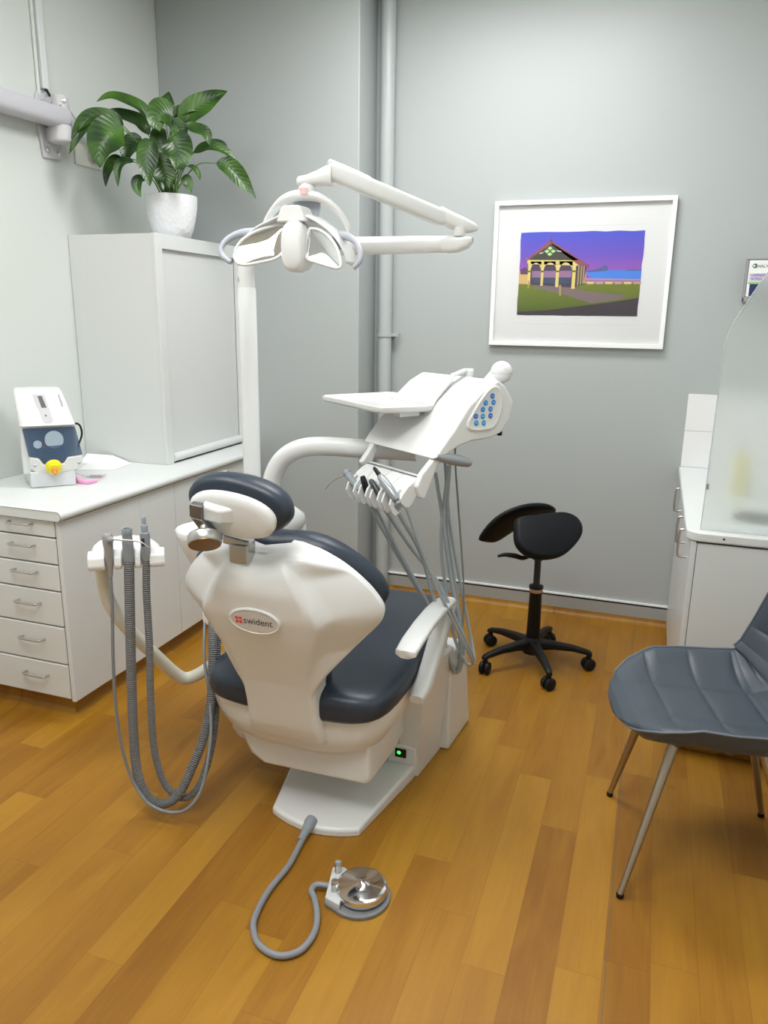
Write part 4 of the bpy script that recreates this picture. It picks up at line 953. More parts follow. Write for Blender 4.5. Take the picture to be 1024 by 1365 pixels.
# armrest
def sect(c, side, nrm, a, b_): return sering(c, V(side), V(nrm), a, b_, 3.5, 20)
mb = MB(); rs = []
for (y, z, w) in ((2.045, .648, .020), (2.052, .650, .034), (2.12, .660, .036), (2.25, .667, .036), (2.38, .664, .036), (2.50, .652, .036), (2.555, .640, .034), (2.575, .630, .024)):
    rs.append(sect((-.638, y, z), EX, EZ, w, .013))
mb.rings(rs); ar = build('armrest_pad', mb, WHITE, ch, angle=50)
mb = MB(); rs = []
for (y, z, a, b_) in ((2.560, .640, .030, .028), (2.50, .600, .030, .040), (2.42, .540, .030, .040), (2.33, .480, .030, .036), (2.26, .448, .030, .030), (2.20, .436, .029, .024), (2.170, .434, .022, .016)):
    tt = V((0, -.75, -.62)).normalized() if z > .46 else V((0, -.96, -.25)).normalized()
    rs.append(sect((-.636, y, z), EX, tt.cross(EX), a, b_))
mb.rings(rs); build('armrest_post', mb, WHITE, ch, angle=60)
build('armrest_pivot', MB().box((-.672, 2.345, .37), (-.652, 2.36, .43)), WHITE, ch, bevel=.004)

# ------------------------------------------------------------------ treatment unit left of the chair (cuspidor)
t = thing('cuspidor', 'white spittoon unit with bowl and chrome spouts behind the headrest', 'spittoon', (-1.42, 2.62, .3))
mb = MB(); mb.rings([sering((-1.41, 2.62, z), EX, EY, a, b_, 3.2, 36) for (z, a, b_) in ((.36, .12, .13), (.42, .14, .15), (.70, .145, .155), (.84, .14, .15), (.875, .125, .135), (.885, .10, .11))]); build('unit_body', mb, WHITE, t, angle=50)
mb = MB(); mb.rings([sering((-1.345, 2.60, z-.03), EX, EY, a, a, 2.2, 36) for (z, a) in ((.83, .05), (.85, .085), (.88, .105), (.915, .10), (.94, .07), (.945, .02))]); build('unit_top', mb, WHITE, t, angle=60)
build('mount_arm', MB().rings([sering((x, 2.58, .33), EY, EZ, .09, .06, 3, 24) for x in (-1.45, -1.05)]), WHITE, t, angle=60)
CB = V((-1.555, 2.40, .685))
mb = MB(); mb.lathe([(.03, .0), (.05, .03), (.085, .09), (.104, .150), (.108, .172), (.105, .176), (.098, .170), (.075, .10), (.03, .05), (.0005, .045)], CB, n=44); build('bowl', mb, mat('bowl_ceramic', (0.84, 0.85, 0.86), 0.12, coat=.5), t, angle=60)
build('bowl_arm', MB().tube([CB+V((0, 0, .06)), (-1.54, 2.46, .72), (-1.46, 2.56, .72)], .045, 20), WHITE, t)
build('cup_spout', MB().tube([(-1.53, 2.52, .87), (-1.53, 2.50, 1.01), (-1.52, 2.48, 1.055), (-1.485, 2.46, 1.072), (-1.455, 2.44, 1.055), (-1.45, 2.435, 1.02)], .0065, 10), CHROME, t)
build('rinse_spout', MB().tube([(-1.54, 2.46, .86), (-1.55, 2.42, .94), (-1.565, 2.395, .945), (-1.575, 2.385, .905)], .0055, 10), CHROME, t)

# ------------------------------------------------------------------ operating lamp on its pole
t = thing('operating_lamp', 'white dental operating lamp with mirror reflectors on a jointed pole arm', 'lamp', (-1.485, 2.66, .88))
PO = V((-1.488, 2.66, 0))
build('pole', MB().lathe([(.034, .87), (.0345, 1.738), (.0325, 1.742)], PO, n=28), WHITE2, t)
elb = [PO+V((0, 0, 1.735)), PO+V((0, 0, 1.80)), PO+V((.012, 0, 1.855)), PO+V((.06, 0, 1.882)), PO+V((.14, 0, 1.886)), PO+V((.40, -.02, 1.884)), PO+V((.79, -.05, 1.882))]
build('lower_arm', MB().tube(elb, [.032, .032, .032, .031, .030, .029, .027], 24), WHITE2, t)
lbp = PO+V((-.012, -.0325, 1.762)); text('lettering', '24V', lbp, EZ, V((-1, .2, 0)).normalized(), .008, INK, t)
E1 = V((-.690, 2.610, 1.882)); E2 = V((-.640, 2.600, 1.882))
def capsule(p, q, a, b_, e=2.6, n=24):
    p, q = V(p), V(q); d = (q-p).normalized(); s_ = d.cross(EZ).normalized(); u_ = s_.cross(d)
    return [sering(p.lerp(q, f), s_, u_, a*k, b_*k, e, n) for f, k in ((0, .75), (.04, 1), (.96, 1), (1, .75))]
mb = MB(); d = V((.99, -.06, 0)); s_ = V((.06, .99, 0)); rs = []
for (x, a, zb, zt) in ((-.02, .028, 1.855, 1.909), (0, .029, 1.853, 1.910), (.035, .028, 1.856, 1.908), (.065, .022, 1.868, 1.906), (.080, .012, 1.885, 1.902)):
    rs.append(sering(E1+d*x+EZ*((zb+zt)/2-1.882), s_, EZ, a, (zt-zb)/2, 3, 20))
mb.rings(rs); build('elbow_cap', mb, WHITE, t, angle=50)
build('elbow_pivot', MB().lathe([(.020, 0), (.020, .028)], (-.655, 2.60, 1.905), n=20), WHITE, t)
mb = MB(); rs = []; ud = V((-.61, -.48, .20)).normalized()
for (x, a, b_, dz) in ((-.075, .010, .008, -.012), (-.06, .022, .016, -.010), (-.02, .027, .026, -.004), (.03, .028, .027, .004), (.06, .025, .025, .010)):
    rs.append(sering(V((-.665, 2.605, 1.945))+V((-.82, -.42, .0))*x+EZ*(dz+max(0, x)*.3), V((.42, -.82, 0)), EZ, a, b_, 2.8, 20))
mb.rings(rs); build('spring_joint', mb, WHITE, t, angle=50)
K0 = V((-.700, 2.585, 1.957)); K1 = V((-1.016, 2.335, 2.083))
mb = MB(); mb.rings(capsule(K0, K1, .022, .027, 3.0)); sa = build('upper_arm', mb, WHITE2, t, angle=50)
dd = (K1-K0).normalized(); sd = dd.cross(EZ).normalized(); un = sd.cross(dd)
build('arm_groove', MB().rings([[p+sd*.0215+un*o for o in (-.004, .004)]+[p+sd*.0225+un*o for o in (.004, -.004)] for p in (K0.lerp(K1, .02), K0.lerp(K1, .97))]), LGREY, sa)
build('arm_cover', MB().rings([sering(K0.lerp(K1, f)+un*.020, sd, un, .016*k, .012*k, 2.5, 18) for f, k in ((.62, .3), (.68, .9), (.9, 1), (1.0, .9))]), WHITE, sa)
build('pivot_screw', MB().lathe([(.005, 0), (.005, .002)], K1+sd*.022-dd*.02, sd, 12), STEEL, sa)
HC = V((-1.073, 2.315, 0))
mb = MB(); rs = []
for (x, z, a, b_) in ((-.030, 2.047, .012, .008), (-.024, 2.047, .022, .014), (.0, 2.048, .026, .017), (.03, 2.055, .026, .022), (.06, 2.062, .026, .030), (.075, 2.062, .025, .032)):
    rs.append(sering(HC+V((x, x*.25, z)), V((-.25, .97, 0)), EZ, a, b_, 2.8, 22))
mb.rings(rs); build('knuckle', mb, WHITE, t, angle=50)
hb = MB(); hb.lathe([(.026, 2.008), (.027, 2.012), (.027, 2.028), (.024, 2.032), (.024, 2.045)], HC, n=28); hubo = build('swivel_hub', hb, WHITE, t)
build('label', MB().rings([[HC+V((math.sin(a)*r_, -math.cos(a)*r_, z)) for a in (-.55, -.2, .15, .5)]+[HC+V((math.sin(a)*(r_-.003), -math.cos(a)*(r_-.003), z)) for a in (.5, .15, -.2, -.55)] for z in (2.006, 2.026) for r_ in (.0278,)]), mat('label_pink', (0.75, 0.48, 0.48), 0.5), hubo, smooth=False)
yk = [V((-1.262, 2.37, 1.885)), V((-1.245, 2.365, 1.935)), V((-1.205, 2.35, 1.975)), V((-1.150, 2.33, 2.002)), V((-1.085, 2.32, 2.008)), V((-1.030, 2.325, 1.998)), V((-.985, 2.345, 1.965)), V((-.958, 2.365, 1.92)), V((-.952, 2.37, 1.885))]
mb = MB(); yp = catmull(yk, 6); rs = []
for i, p in enumerate(yp):
    f = i/(len(yp)-1); tg = (yp[min(i+1, len(yp)-1)]-yp[max(i-1, 0)]).normalized(); sd_ = V((0, 1, 0)); un_ = tg.cross(sd_).normalized()
    m_ = math.exp(-((f-.5)/.22)**2); rs.append(sering(p, sd_, un_, .014+.016*m_, .0065+.010*m_, 2.6, 16))
mb.rings(rs); build('yoke', mb, WHITE, t, angle=60)
mb = MB(); rs = []
for (z, a, b_, x) in ((1.993, .048, .012, -1.090), (1.975, .042, .014, -1.083), (1.955, .030, .014, -1.076), (1.94, .018, .012, -1.072), (1.932, .008, .006, -1.072)): rs.append(sering((x, 2.345, z), EX, EY, a, b_, 2.6, 20))
mb.rings(rs); build('fork', mb, LILAC, t, angle=60)
# shell with two open wings; opening faces the room and down
LO = V((-1.105, 2.30, 0))
top_c = catmull([V(p) for p in [(-1.290, 2.30, 1.822), (-1.283, 2.30, 1.868), (-1.245, 2.30, 1.905), (-1.19, 2.30, 1.928), (-1.150, 2.30, 1.942), (-1.105, 2.30, 1.948), (-1.055, 2.30, 1.938), (-1.005, 2.30, 1.912), (-.965, 2.30, 1.878), (-.937, 2.30, 1.838), (-.927, 2.30, 1.800)]], 5)
mb = MB(); rs = []
for i, p in enumerate(top_c):
    tg = (top_c[min(i+1, len(top_c)-1)]-top_c[max(i-1, 0)]).normalized(); up_ = V((-tg.z, 0, tg.x))
    w_ = 1-.25*abs(2*i/(len(top_c)-1)-1)
    rs.append([p+V((0, -.030, 0))*w_-up_*.004, p+V((0, -.034, 0))*w_+up_*.004, p+up_*.012, p+V((0, .07, .0))*w_+up_*.012, p+V((0, .12, -.0))*w_-up_*.020, p+V((0, .11, 0))*w_-up_*.028, p+V((0, .06, 0))*w_-up_*.003, p-up_*.003])
mb.rings(rs); shell = build('lamp_shell', mb, WHITE, t, sub=1)
mb = MB(); mb.rings([[V((-1.105+dx*k, 2.29+dy, z)) for dx, dy in ((-.038, -.03), (.038, -.03), (.048, .03), (-.048, .03))] for z, k in ((1.925, 1.3), (1.950, 1.05), (1.968, .85), (1.973, .6))]); build('shell_crown', mb, WHITE, shell, bevel=.010)
def wing(name, outline, y_of, m, rimm):
    mb = MB(); outline = [(p.x, p.z) for p in catmull([V((x, 0, z)) for x, z in outline+[outline[0]]], 4)[:-1]]; n = len(outline); c = V((sum(p[0] for p in outline)/n, 0, sum(p[1] for p in outline)/n))
    rs = []
    for k, (f, dp) in enumerate([(f_, .007*(1-f_*f_)) for f_ in (1, .92, .82, .70, .57, .44, .31, .18, .06)]):
        rs.append([V((c.x+(x-c.x)*f, y_of(c.x+(x-c.x)*f, c.z+(z-c.z)*f)+dp, c.z+(z-c.z)*f)) for x, z in outline])
    mb.rings(rs, cap=False); mb.face(rs[-1]); o = build(name, mb, m, shell, angle=80)
    mb = MB(); loop = [V((x, y_of(x, z), z)) for x, z in outline]; loop = loop+[loop[0]]
    mb.tube(loop, .0048, 10, smooth=0); mb2 = build('wing_rim', mb, rimm, o)
    mb = MB(); mb.rings([[V((p.x, p.y+dp+.006, p.z)) for p in r] for r, dp in zip(rs, [.002]+[0]*8)], cap=False); build('wing_back', mb, WHITE, o)
    return o
wl = [(-1.287, 1.820), (-1.282, 1.852), (-1.262, 1.880), (-1.225, 1.903), (-1.180, 1.918), (-1.150, 1.922), (-1.142, 1.90), (-1.142, 1.86), (-1.148, 1.830), (-1.17, 1.815), (-1.205, 1.806), (-1.245, 1.798), (-1.272, 1.801)]
wr = [(-1.050, 1.905), (-1.02, 1.902), (-.985, 1.882), (-.955, 1.853), (-.936, 1.818), (-.930, 1.793), (-.942, 1.786), (-.970, 1.792), (-1.01, 1.803), (-1.050, 1.816), (-1.058, 1.85), (-1.056, 1.88)]
wing('reflector', wl, lambda x, z: 2.265+(z-1.86)*.33+(x+1.21)*.34, MIRROR, WHITE)
wing('reflector', wr, lambda x, z: 2.265+(z-1.86)*.25-(x+.99)*.10, mat('pale_reflector', (0.62, 0.64, 0.64), 0.12, metal=.75), WHITE)
mb = MB(); rs = []
for (y, k) in ((2.235, .80), (2.242, .93), (2.255, 1.0), (2.30, 1.0), (2.33, .9)):
    rs.append(sering((-1.093, y, 1.852), EX, EZ, .040*k, .076*k, 2.7, 32))
mb.rings(rs); lh = build('lamp_housing', mb, WHITE, t, angle=50)
build('vent', MB().rings([sering((-1.0545, 2.275, 1.850), EY, EZ, .016, .030, 2, 20), sering((-1.0515, 2.275, 1.850), EY, EZ, .015, .028, 2, 20)]), LGREY, lh)
hl = [(-1.248, 2.33, 1.905), (-1.295, 2.30, 1.900), (-1.330, 2.27, 1.880), (-1.345, 2.25, 1.853), (-1.337, 2.24, 1.828), (-1.314, 2.235, 1.811), (-1.302, 2.235, 1.806)]
hrr = [(-.985, 2.33, 1.890), (-.935, 2.30, 1.883), (-.893, 2.27, 1.863), (-.870, 2.25, 1.834), (-.867, 2.24, 1.808), (-.880, 2.235, 1.790), (-.884, 2.235, 1.787)]
for pts in (hl, hrr): build('handle', MB().tube(pts, [.013, .013, .012, .010, .0085, .0085, .008], 14), LILAC, t)
build('handle_boss', MB().lathe([(.022, -.02), (.024, 0), (.020, .012)], (-.975, 2.33, 1.868), (.6, -.8, 0), 22), LGREY, t)

# ------------------------------------------------------------------ delivery unit on its tube arm
DU = V((.809, -.588, 0)); DV = V((.588, .809, 0)); D0 = V((-.639, 2.30, 1.206)); LD = .417
t = thing('delivery_unit', 'white instrument delivery unit with blue keypad and tray on a tube arm', 'instrument unit', (-.75, 2.55, 1.1))
def W(u, v, w): return D0+DU*u+DV*v+EZ*w
build('tube_arm', MB().tube([(-1.388, 2.62, .86), (-1.386, 2.62, .96), (-1.372, 2.62, 1.04), (-1.325, 2.62, 1.11), (-1.25, 2.625, 1.152), (-1.15, 2.63, 1.165), (-1.0, 2.64, 1.165), (-.80, 2.66, 1.165)], .036, 26), WHITE2, t)
# body: profile swept from the keypad end to the far end
prof_top = [(0.006, 0), (.030, .031), (.083, .088), (.143, .163), (.21, .216), (.267, .243)]
prof_side = [(.300, .224), (.343, .170), (.330, .110), (.294, .066), (.246, .050), (.158, .046), (.106, .034), (.06, .012)]
pr_ = prof_top+prof_side
mb = MB()
def sec(u, k, dv=0, dw=0, far=False):
    r = []
    for (v, w) in pr_:
        r.append(W(u, .165+(v-.165)*k+dv, .115+(w-.115)*k+dw))
    return r
mb.rings([sec(-LD, .96), sec(-LD+.012, 1.0), sec(-.25, 1.0), sec(-.05, 1.0), sec(-.012, 1.0), sec(0.0, .965)])
bo = build('unit_body', mb, WHITE, t, bevel=.007, seg=3)
# raised keypad field on the end face
kp = [(.190, .084), (.240, .088), (.266, .112), (.279, .160), (.270, .205), (.248, .220), (.220, .210), (.185, .175), (.158, .140), (.140, .108), (.150, .090)]
kpl = catmull([V((v, w, 0)) for v, w in kp+[kp[0]]], 5)[:-1]
mb = MB(); cv_, cw_ = .212, .146
mb.rings([[W(u_, cv_+(p.x-cv_)*k, cw_+(p.y-cw_)*k) for p in kpl] for u_, k in ((-.006, 1.12), (.004, 1.08), (.007, 1.0), (.0055, .93), (.005, .90))])
ko = build('keypad_panel', mb, WHITE, bo, angle=25)
bt_ = [(.236, .192, 0), (.208, .171, 1), (.242, .171, 1), (.197, .150, 1), (.230, .150, 1), (.168, .130, 0), (.198, .128, 2), (.231, .128, 0), (.171, .108, 2), (.203, .106, 2)]
for (v, w, k) in bt_:
    o_ = build('button', MB().lathe([(.0088, 0), (.0088, .002), (.006, .0030)], W(.005, v, w), DU, 20), [BTN, BTN, BTNL][k] if k != 1 else mat('mid_blue_button', (0.03, 0.24, 0.66), 0.35), ko)
    build('symbol', MB().prism([W(.0083, v-.0035, w-.001), W(.0083, v+.0035, w-.001), W(.0083, v+.0035, w+.001), W(.0083, v-.0035, w+.001)], DU*.0004), BTNT, o_, smooth=False)
# bracket arm on the top, knob arm at the back
build('lid_bar', MB().rings([[W(-.175+s_*.012, v, w+h) for s_, h in ((-1, -.004), (1, -.004), (1, .006), (-1, .006))] for v, w in ((.105, .120), (.143, .172), (.20, .226), (.215, .246), (.27, .262), (.30, .262))]), WHITE, t, bevel=.003)
build('lid_knob', MB().lathe([(.016, 0), (.016, .03), (.018, .032), (.018, .045), (.012, .05)], W(-.175, .285, .215), n=22), WHITE, t)
mb = MB(); mb.tube([W(-.16, .33, .17), W(-.11, .365, .245)], .032, 22, smooth=0); mb.ball(W(-.10, .37, .258), .038, 16); build('rear_joint', mb, WHITE, t)
mb = MB(); ring_c = W(-.10, .37, .255); mb.lathe([(.0383, -.001), (.0383, .001)], ring_c, n=40, cap=False); build('joint_line', mb, LGREY, t)
build('stop_peg', MB().lathe([(.007, -.03), (.007, .018), (.009, .020), (.009, .032), (.005, .034)], W(-.03, .310, .085), (0, 0, -1), 14), BLACKP, t)
# tray
tz = 1.352
tp_ = [(-.62, -.03), (-.60, -.055), (-.24, -.075), (-.185, -.068), (-.160, .03), (-.152, .105), (-.165, .130), (-.43, .130), (-.46, .245), (-.50, .262), (-.59, .262), (-.61, .24)]
def T(u, v, z): return V((D0.x, D0.y, 0))+DU*u+DV*v+EZ*z
mb = MB(); cu_, cv2 = -.38, .09
mb.rings([[T(cu_+(u-cu_)*k, cv2+(v-cv2)*k, z) for u, v in tp_] for k, z in ((.94, tz-.016), (.985, tz-.010), (1.0, tz), (1.0, tz+.004), (.985, tz+.006), (.955, tz+.001), (.5, tz))])
tr = build('tray', mb, WHITE, t, angle=30)
build('tray_support', MB().rings([[W(-.20+s_*.018, v, tz-1.206-h) for s_ in (-1, 1) for h in (0,)]+[W(-.20+s_*.018, v, tz-1.206-.03) for s_ in (1, -1)] for v in (.0, .08)]), LGREY, t)
# handle
mb = MB(); h0, h1 = W(-.01, .040, .005), W(.0, .150, -.022)
hd = (h1-h0).normalized(); mb.lathe([(.012, -.02), (.014, 0), (.0175, .02), (.0185, .07), (.0165, .10), (.015, .113), (.012, .120), (.0005, .122)], h0, hd, 26)
build('side_handle', mb, mat('silver_grey_handle', (0.34, 0.36, 0.39), 0.32, metal=.3), t)
# instrument bridge: two arms and a curved bar with slots
for u, th in ((-.365, .012), (-.026, .013)):
    mb = MB()
    pv = [(.075, -.002), (.030, -.025), (-.012, -.118), (-.022, -.128), (-.036, -.122), (-.050, -.085), (-.030, -.045), (.020, .004)] if u > -.2 else [(.045, .005), (.010, -.060), (-.03, -.075), (-.04, -.06), (-.005, -.02), (.015, .01)]
    mb.prism([W(u-th, v, w) for v, w in pv], DU*(2*th)); build('bridge_arm', mb, WHITE, t, bevel=.006)
mb = MB(); rs = []
bp_ = [(-.012, -.066), (-.030, -.062), (-.050, -.070), (-.072, -.085), (-.090, -.105), (-.104, -.124), (-.098, -.136), (-.082, -.150), (-.072, -.158), (-.055, -.145), (-.035, -.118), (-.018, -.092)]
mb.rings([[W(u, v, w) for v, w in bp_] for u in (-.335, -.33, -.038, -.032)])
br = build('instrument_bridge', mb, WHITE, t, bevel=.004)
build('bridge_strip', MB().prism([W(-.33, -.010, -.060), W(-.035, -.010, -.060), W(-.035, -.026, -.058), W(-.33, -.026, -.058)], EZ*.004), WHITE, br, bevel=.001)
build('bridge_gap', MB().prism([W(-.332, -.010, -.0645), W(-.033, -.010, -.0645), W(-.033, -.000, -.0655), W(-.332, -.000, -.0655)], EZ*.003), DARK, br, smooth=False)
slots = [-.29, -.215, -.145, -.075]
for u in slots:
    mb = MB()
    for s_ in (-1, 1):
        mb.rings([[W(u+s_*(.017+a), v, w) for a in (0, .009)]+[W(u+s_*(.017+a), v-.022, w-.012) for a in (.009, 0)] for v, w in ((-.085, -.088), (-.100, -.105), (-.108, -.128), (-.098, -.155), (-.085, -.168))])
    mb.rings([[W(u-.017, v, w), W(u+.017, v, w), W(u+.017, v+.006, w-.004), W(u-.017, v+.006, w-.004)] for v, w in ((-.095, -.110), (-.094, -.138), (-.082, -.160))])
    build('holder_slot', mb, WHITE, br, bevel=.003)
for u in (-.255, -.18, -.11): build('segment_line', MB().rings([[W(u+a, v-.0012, w+.0012) for a in (-.0006, .0006)]+[W(u+a, v, w) for a in (.0006, -.0006)] for v, w in bp_[1:6]]), LGREY, br, smooth=False)

# instruments in the bridge, each with its hose
def pxhose(name, pts, r, m, parent, k=8): return build(name, MB().tube(pts, r, 12, smooth=k), m, parent)
def SLT(u): return W(u, -.116, -.135)
BACKP = [W(-.30, .13, .03), W(-.24, .15, .03), W(-.18, .16, .03), W(-.12, .17, .035)]
HA = [V(p) for p in [(-0.864, 2.38, 1.034), (-0.791, 2.428, 0.849), (-0.722, 2.476, 0.702), (-0.667, 2.524, 0.562), (-0.625, 2.572, 0.398), (-0.611, 2.62, 0.326), (-0.593, 2.62, 0.382), (-0.607, 2.62, 0.533), (-0.65, 2.62, 0.736), (-0.685, 2.62, 0.934), (-0.717, 2.62, 1.10)]]
HB = [V(p) for p in [(-0.79, 2.33, 1.037), (-0.732, 2.388, 0.881), (-0.651, 2.446, 0.75), (-0.58, 2.504, 0.568), (-0.544, 2.562, 0.447), (-0.546, 2.62, 0.384), (-0.572, 2.62, 0.373), (-0.623, 2.62, 0.47), (-0.654, 2.62, 0.617), (-0.688, 2.62, 0.848), (-0.669, 2.62, 1.13)]]
HC_ = [V(p) for p in [(-0.742, 2.28, 1.038), (-0.693, 2.364, 0.879), (-0.669, 2.449, 0.704), (-0.648, 2.533, 0.531), (-0.636, 2.618, 0.376), (-0.609, 2.66, 0.314), (-0.596, 2.66, 0.427), (-0.626, 2.66, 0.606), (-0.677, 2.66, 0.896), (-0.674, 2.66, 1.14)]]
HD = [V(p) for p in [(-0.689, 2.24, 1.033), (-0.657, 2.338, 0.838), (-0.598, 2.436, 0.635), (-0.543, 2.533, 0.453), (-0.546, 2.631, 0.373), (-0.564, 2.68, 0.417), (-0.607, 2.68, 0.602), (-0.653, 2.68, 0.806), (-0.679, 2.68, 0.949), (-0.699, 2.68, 1.14)]]
def instr(label, cat, u, hose, r, axis_pts, prof, m, extra=None, hm=HOSEL, name='dental_handpiece'):
    a, b_ = axis_pts; tt = thing(name, label, cat, a)
    ax = (b_-a).normalized(); build('handle', MB().lathe(prof, a, ax, 20), m, tt)
    build('hose', MB().tube([a+ax*-.005]+hose, r, 12, smooth=8), hm, tt)
    if extra: extra(tt, a, ax)
    return tt
# air-water syringe, leftmost
sa_, sb_ = W(-.262, -.108, -.135), W(-.335, -.112, -.088)
def syr(tt, a, ax):
    b_ = MB().ball(sb_, .015, 10); build('head', b_, GREYP, tt)
    build('nozzle', MB().tube([sb_, W(-.40, -.112, -.118), W(-.457, -.108, -.147), W(-.497, -.104, -.178)], [.0045, .003, .0025, .0022], 10), STEEL, tt)
instr('grey air and water syringe with bent nozzle, leftmost in the delivery unit bridge', 'syringe', 0, [W(-.24, -.100, -.165)]+[p+V((-.02, .012, 0))*(1-i/10) for i, p in enumerate(HA)][1:], .0055, (sa_, sb_), [(.009, 0), (.011, .01), (.012, .05), (.013, .075), (.010, .088)], GREYP, syr, name='air_water_syringe')
t1a, t1b = W(-.12, -.104, -.150), W(-.183, -.110, -.085)
instr('short black-tipped handpiece sunk deep in the delivery unit bridge', 'handpiece', 1, [W(-.20, -.090, -.175)]+HA[1:], .0065, (W(-.215, -.100, -.150), W(-.235, -.112, -.085)), [(.008, 0), (.011, .01), (.011, .05), (.009, .07), (.006, .074)], BLACKP)
instr('black handpiece beside the long grey one in the delivery unit bridge', 'handpiece', 2, [W(-.135, -.090, -.175)]+HB[1:], .0065, (W(-.130, -.100, -.145), W(-.183, -.112, -.088)), [(.008, 0), (.011, .012), (.011, .06), (.009, .078), (.005, .084)], mat('dark_barrel', (0.05, 0.055, 0.06), 0.3, metal=.3))
ga, gb = W(-.040, -.108, -.125), W(-.128, -.116, -.060)
def tipx(tt, a, ax):
    L = (gb-ga).length
    build('tip', MB().lathe([(.0085, 0), (.007, .018), (.006, .035), (.0035, .040)], ga+ax*(L-.002), ax, 16), BLACKP, tt)
instr('long grey handpiece with black tip standing out of the delivery unit bridge', 'handpiece', 3, [W(-.055, -.095, -.165)]+HC_[1:], .0065, (ga, gb), [(.010, 0), (.0155, .01), (.016, .06), (.014, .085), (.012, .105), (.0085, .11)], mat('grey_barrel', (0.32, 0.34, 0.36), 0.3, metal=.3), tipx)
cc_ = thing('tubing', 'thin grey spare hose looping down the right of the delivery unit', 'hose', HD[0])
build('hose', MB().tube([W(-.035, -.075, -.15)]+HD[1:], .006, 12, smooth=8), HOSEL, cc_)
cc_ = thing('tubing', 'thinnest grey cord hanging straight under the delivery unit keypad', 'hose', (-.64, 2.6, 1.15))
build('cord', MB().tube([(-.640, 2.60, 1.235), (-0.640, 2.6, 1.15), (-0.622, 2.63, 0.91), (-0.605, 2.66, 0.669), (-0.602, 2.66, 0.518), (-0.612, 2.66, 0.393), (-.63, 2.64, .36), (-.655, 2.62, .41)], .0035, 10, smooth=8), HOSE, cc_)

# ------------------------------------------------------------------ assistant holder on its swivel arm, with suction hoses
S1 = V((-1.505, 1.800, 0)); HA_ = V((.83, .56, 0)); HN_ = V((.56, -.83, 0))
t = thing('instrument_holder', 'white three-slot suction hose holder on a swivel arm left of the chair', 'holder', S1+V((-.05, .06, .90)))
def Hp(s, n, z): return S1+HA_*s+HN_*n+EZ*z
mb = MB(); pl_ = [(-.058, .0), (-.052, -.05), (-.030, -.088), (.02, -.105), (.08, -.100), (.125, -.075), (.150, -.04), (.157, -.022), (-.05, -.022)]
pl_ = [(-.060, -.020), (-.062, -.08), (-.050, -.135), (-.015, -.175), (.04, -.188), (.09, -.170), (.130, -.120), (.152, -.062), (.160, -.020)]
mb.rings([[Hp(.05+(s-.05)*k, -.06+(n_+.06)*k, z) for s, n_ in pl_] for z, k in ((.893, 1.0), (.925, .985), (.945, .92), (.951, .82))])
build('holder_plate', mb, WHITE, t, bevel=.006)
for (a, b_) in ((-.062, -.013), (.013, .036), (.073, .091), (.116, .162)):
    mb = MB(); mb.rings([[Hp(a, -.024, z0), Hp(b_, -.024, z0), Hp(b_, n1, z0), Hp(a, n1, z0)] for z0, n1 in ((.891, .008), (.905, .014), (.930, .008), (.947, -.014))])
    build('finger', mb, WHITE, t, bevel=.005)
build('swivel_arm', MB().tube([Hp(-.03, -.05, .91), (-1.572, 1.85, 0.80), (-1.566, 1.875, 0.721), (-1.538, 1.93, 0.617), (-1.511, 2.0, 0.518), (-1.49, 2.065, 0.430), (-1.468, 2.10, 0.395), (-1.431, 2.13, 0.405), (-1.361, 2.2, 0.448), (-1.25, 2.30, .46)], .0215, 20), CREAM, t)
ob = MB(); ob.rings([sering((-1.395, 2.21, z), EX, EY, .052*k, .035*k, 3, 24) for z, k in ((.575, .95), (.585, 1), (.615, 1), (.622, .9))]); ob.box((-1.40, 2.20, .58), (-1.22, 2.26, .615)); build('hose_outlet', ob, WHITE, t, angle=50)
BIG = [(-1.457, 1.83, 0.918), (-1.465, 1.83, 0.795), (-1.475, 1.83, 0.631), (-1.493, 1.84, 0.436), (-1.507, 1.85, 0.231), (-1.496, 1.85, 0.132), (-1.471, 1.86, 0.065), (-1.42, 1.87, 0.05), (-1.374, 1.89, 0.084), (-1.341, 1.92, 0.166), (-1.321, 1.96, 0.248), (-1.322, 2.02, 0.337), (-1.343, 2.08, 0.446), (-1.362, 2.12, 0.526), (-1.397, 2.18, 0.586)]
MID = [(-1.416, 1.86, 0.923), (-1.424, 1.86, 0.808), (-1.427, 1.86, 0.626), (-1.435, 1.86, 0.475), (-1.446, 1.87, 0.283), (-1.44, 1.88, 0.178), (-1.42, 1.89, 0.104), (-1.376, 1.9, 0.065), (-1.336, 1.92, 0.079), (-1.309, 1.95, 0.144), (-1.305, 2.0, 0.229), (-1.32, 2.06, 0.337), (-1.348, 2.12, 0.468), (-1.386, 2.20, 0.585)]
THIN = [(-1.505, 1.8, 0.905), (-1.505, 1.8, 0.878), (-1.509, 1.8, 0.764), (-1.522, 1.8, 0.581), (-1.534, 1.81, 0.414), (-1.531, 1.82, 0.263), (-1.511, 1.83, 0.151), (-1.464, 1.83, 0.081), (-1.417, 1.835, 0.054), (-1.357, 1.84, 0.053), (-1.311, 1.85, 0.075), (-1.282, 1.88, 0.123), (-1.277, 1.92, 0.2), (-1.294, 1.98, 0.303), (-1.343, 2.05, 0.399), (-1.386, 2.1, 0.491), (-1.43, 2.18, 0.58)]
q = thing('suction_handpiece', 'wide grey suction handpiece with thick ribbed hose, middle of the holder', 'suction hose', BIG[0])
p0 = V(BIG[0])
build('handle', MB().lathe([(.0135, -.01), (.0165, .0), (.0165, .06), (.0145, .068), (.0145, .080), (.0155, .082), (.0165, .098), (.0150, .101), (.011, .100), (.009, .07)], p0, n=24), GREYP, q)
build('hose', MB().tube(BIG, .0155, 18, smooth=8), RIBBED, q)
q = thing('suction_handpiece', 'slim grey saliva ejector with narrow ribbed hose, right slot of the holder', 'suction hose', MID[0])
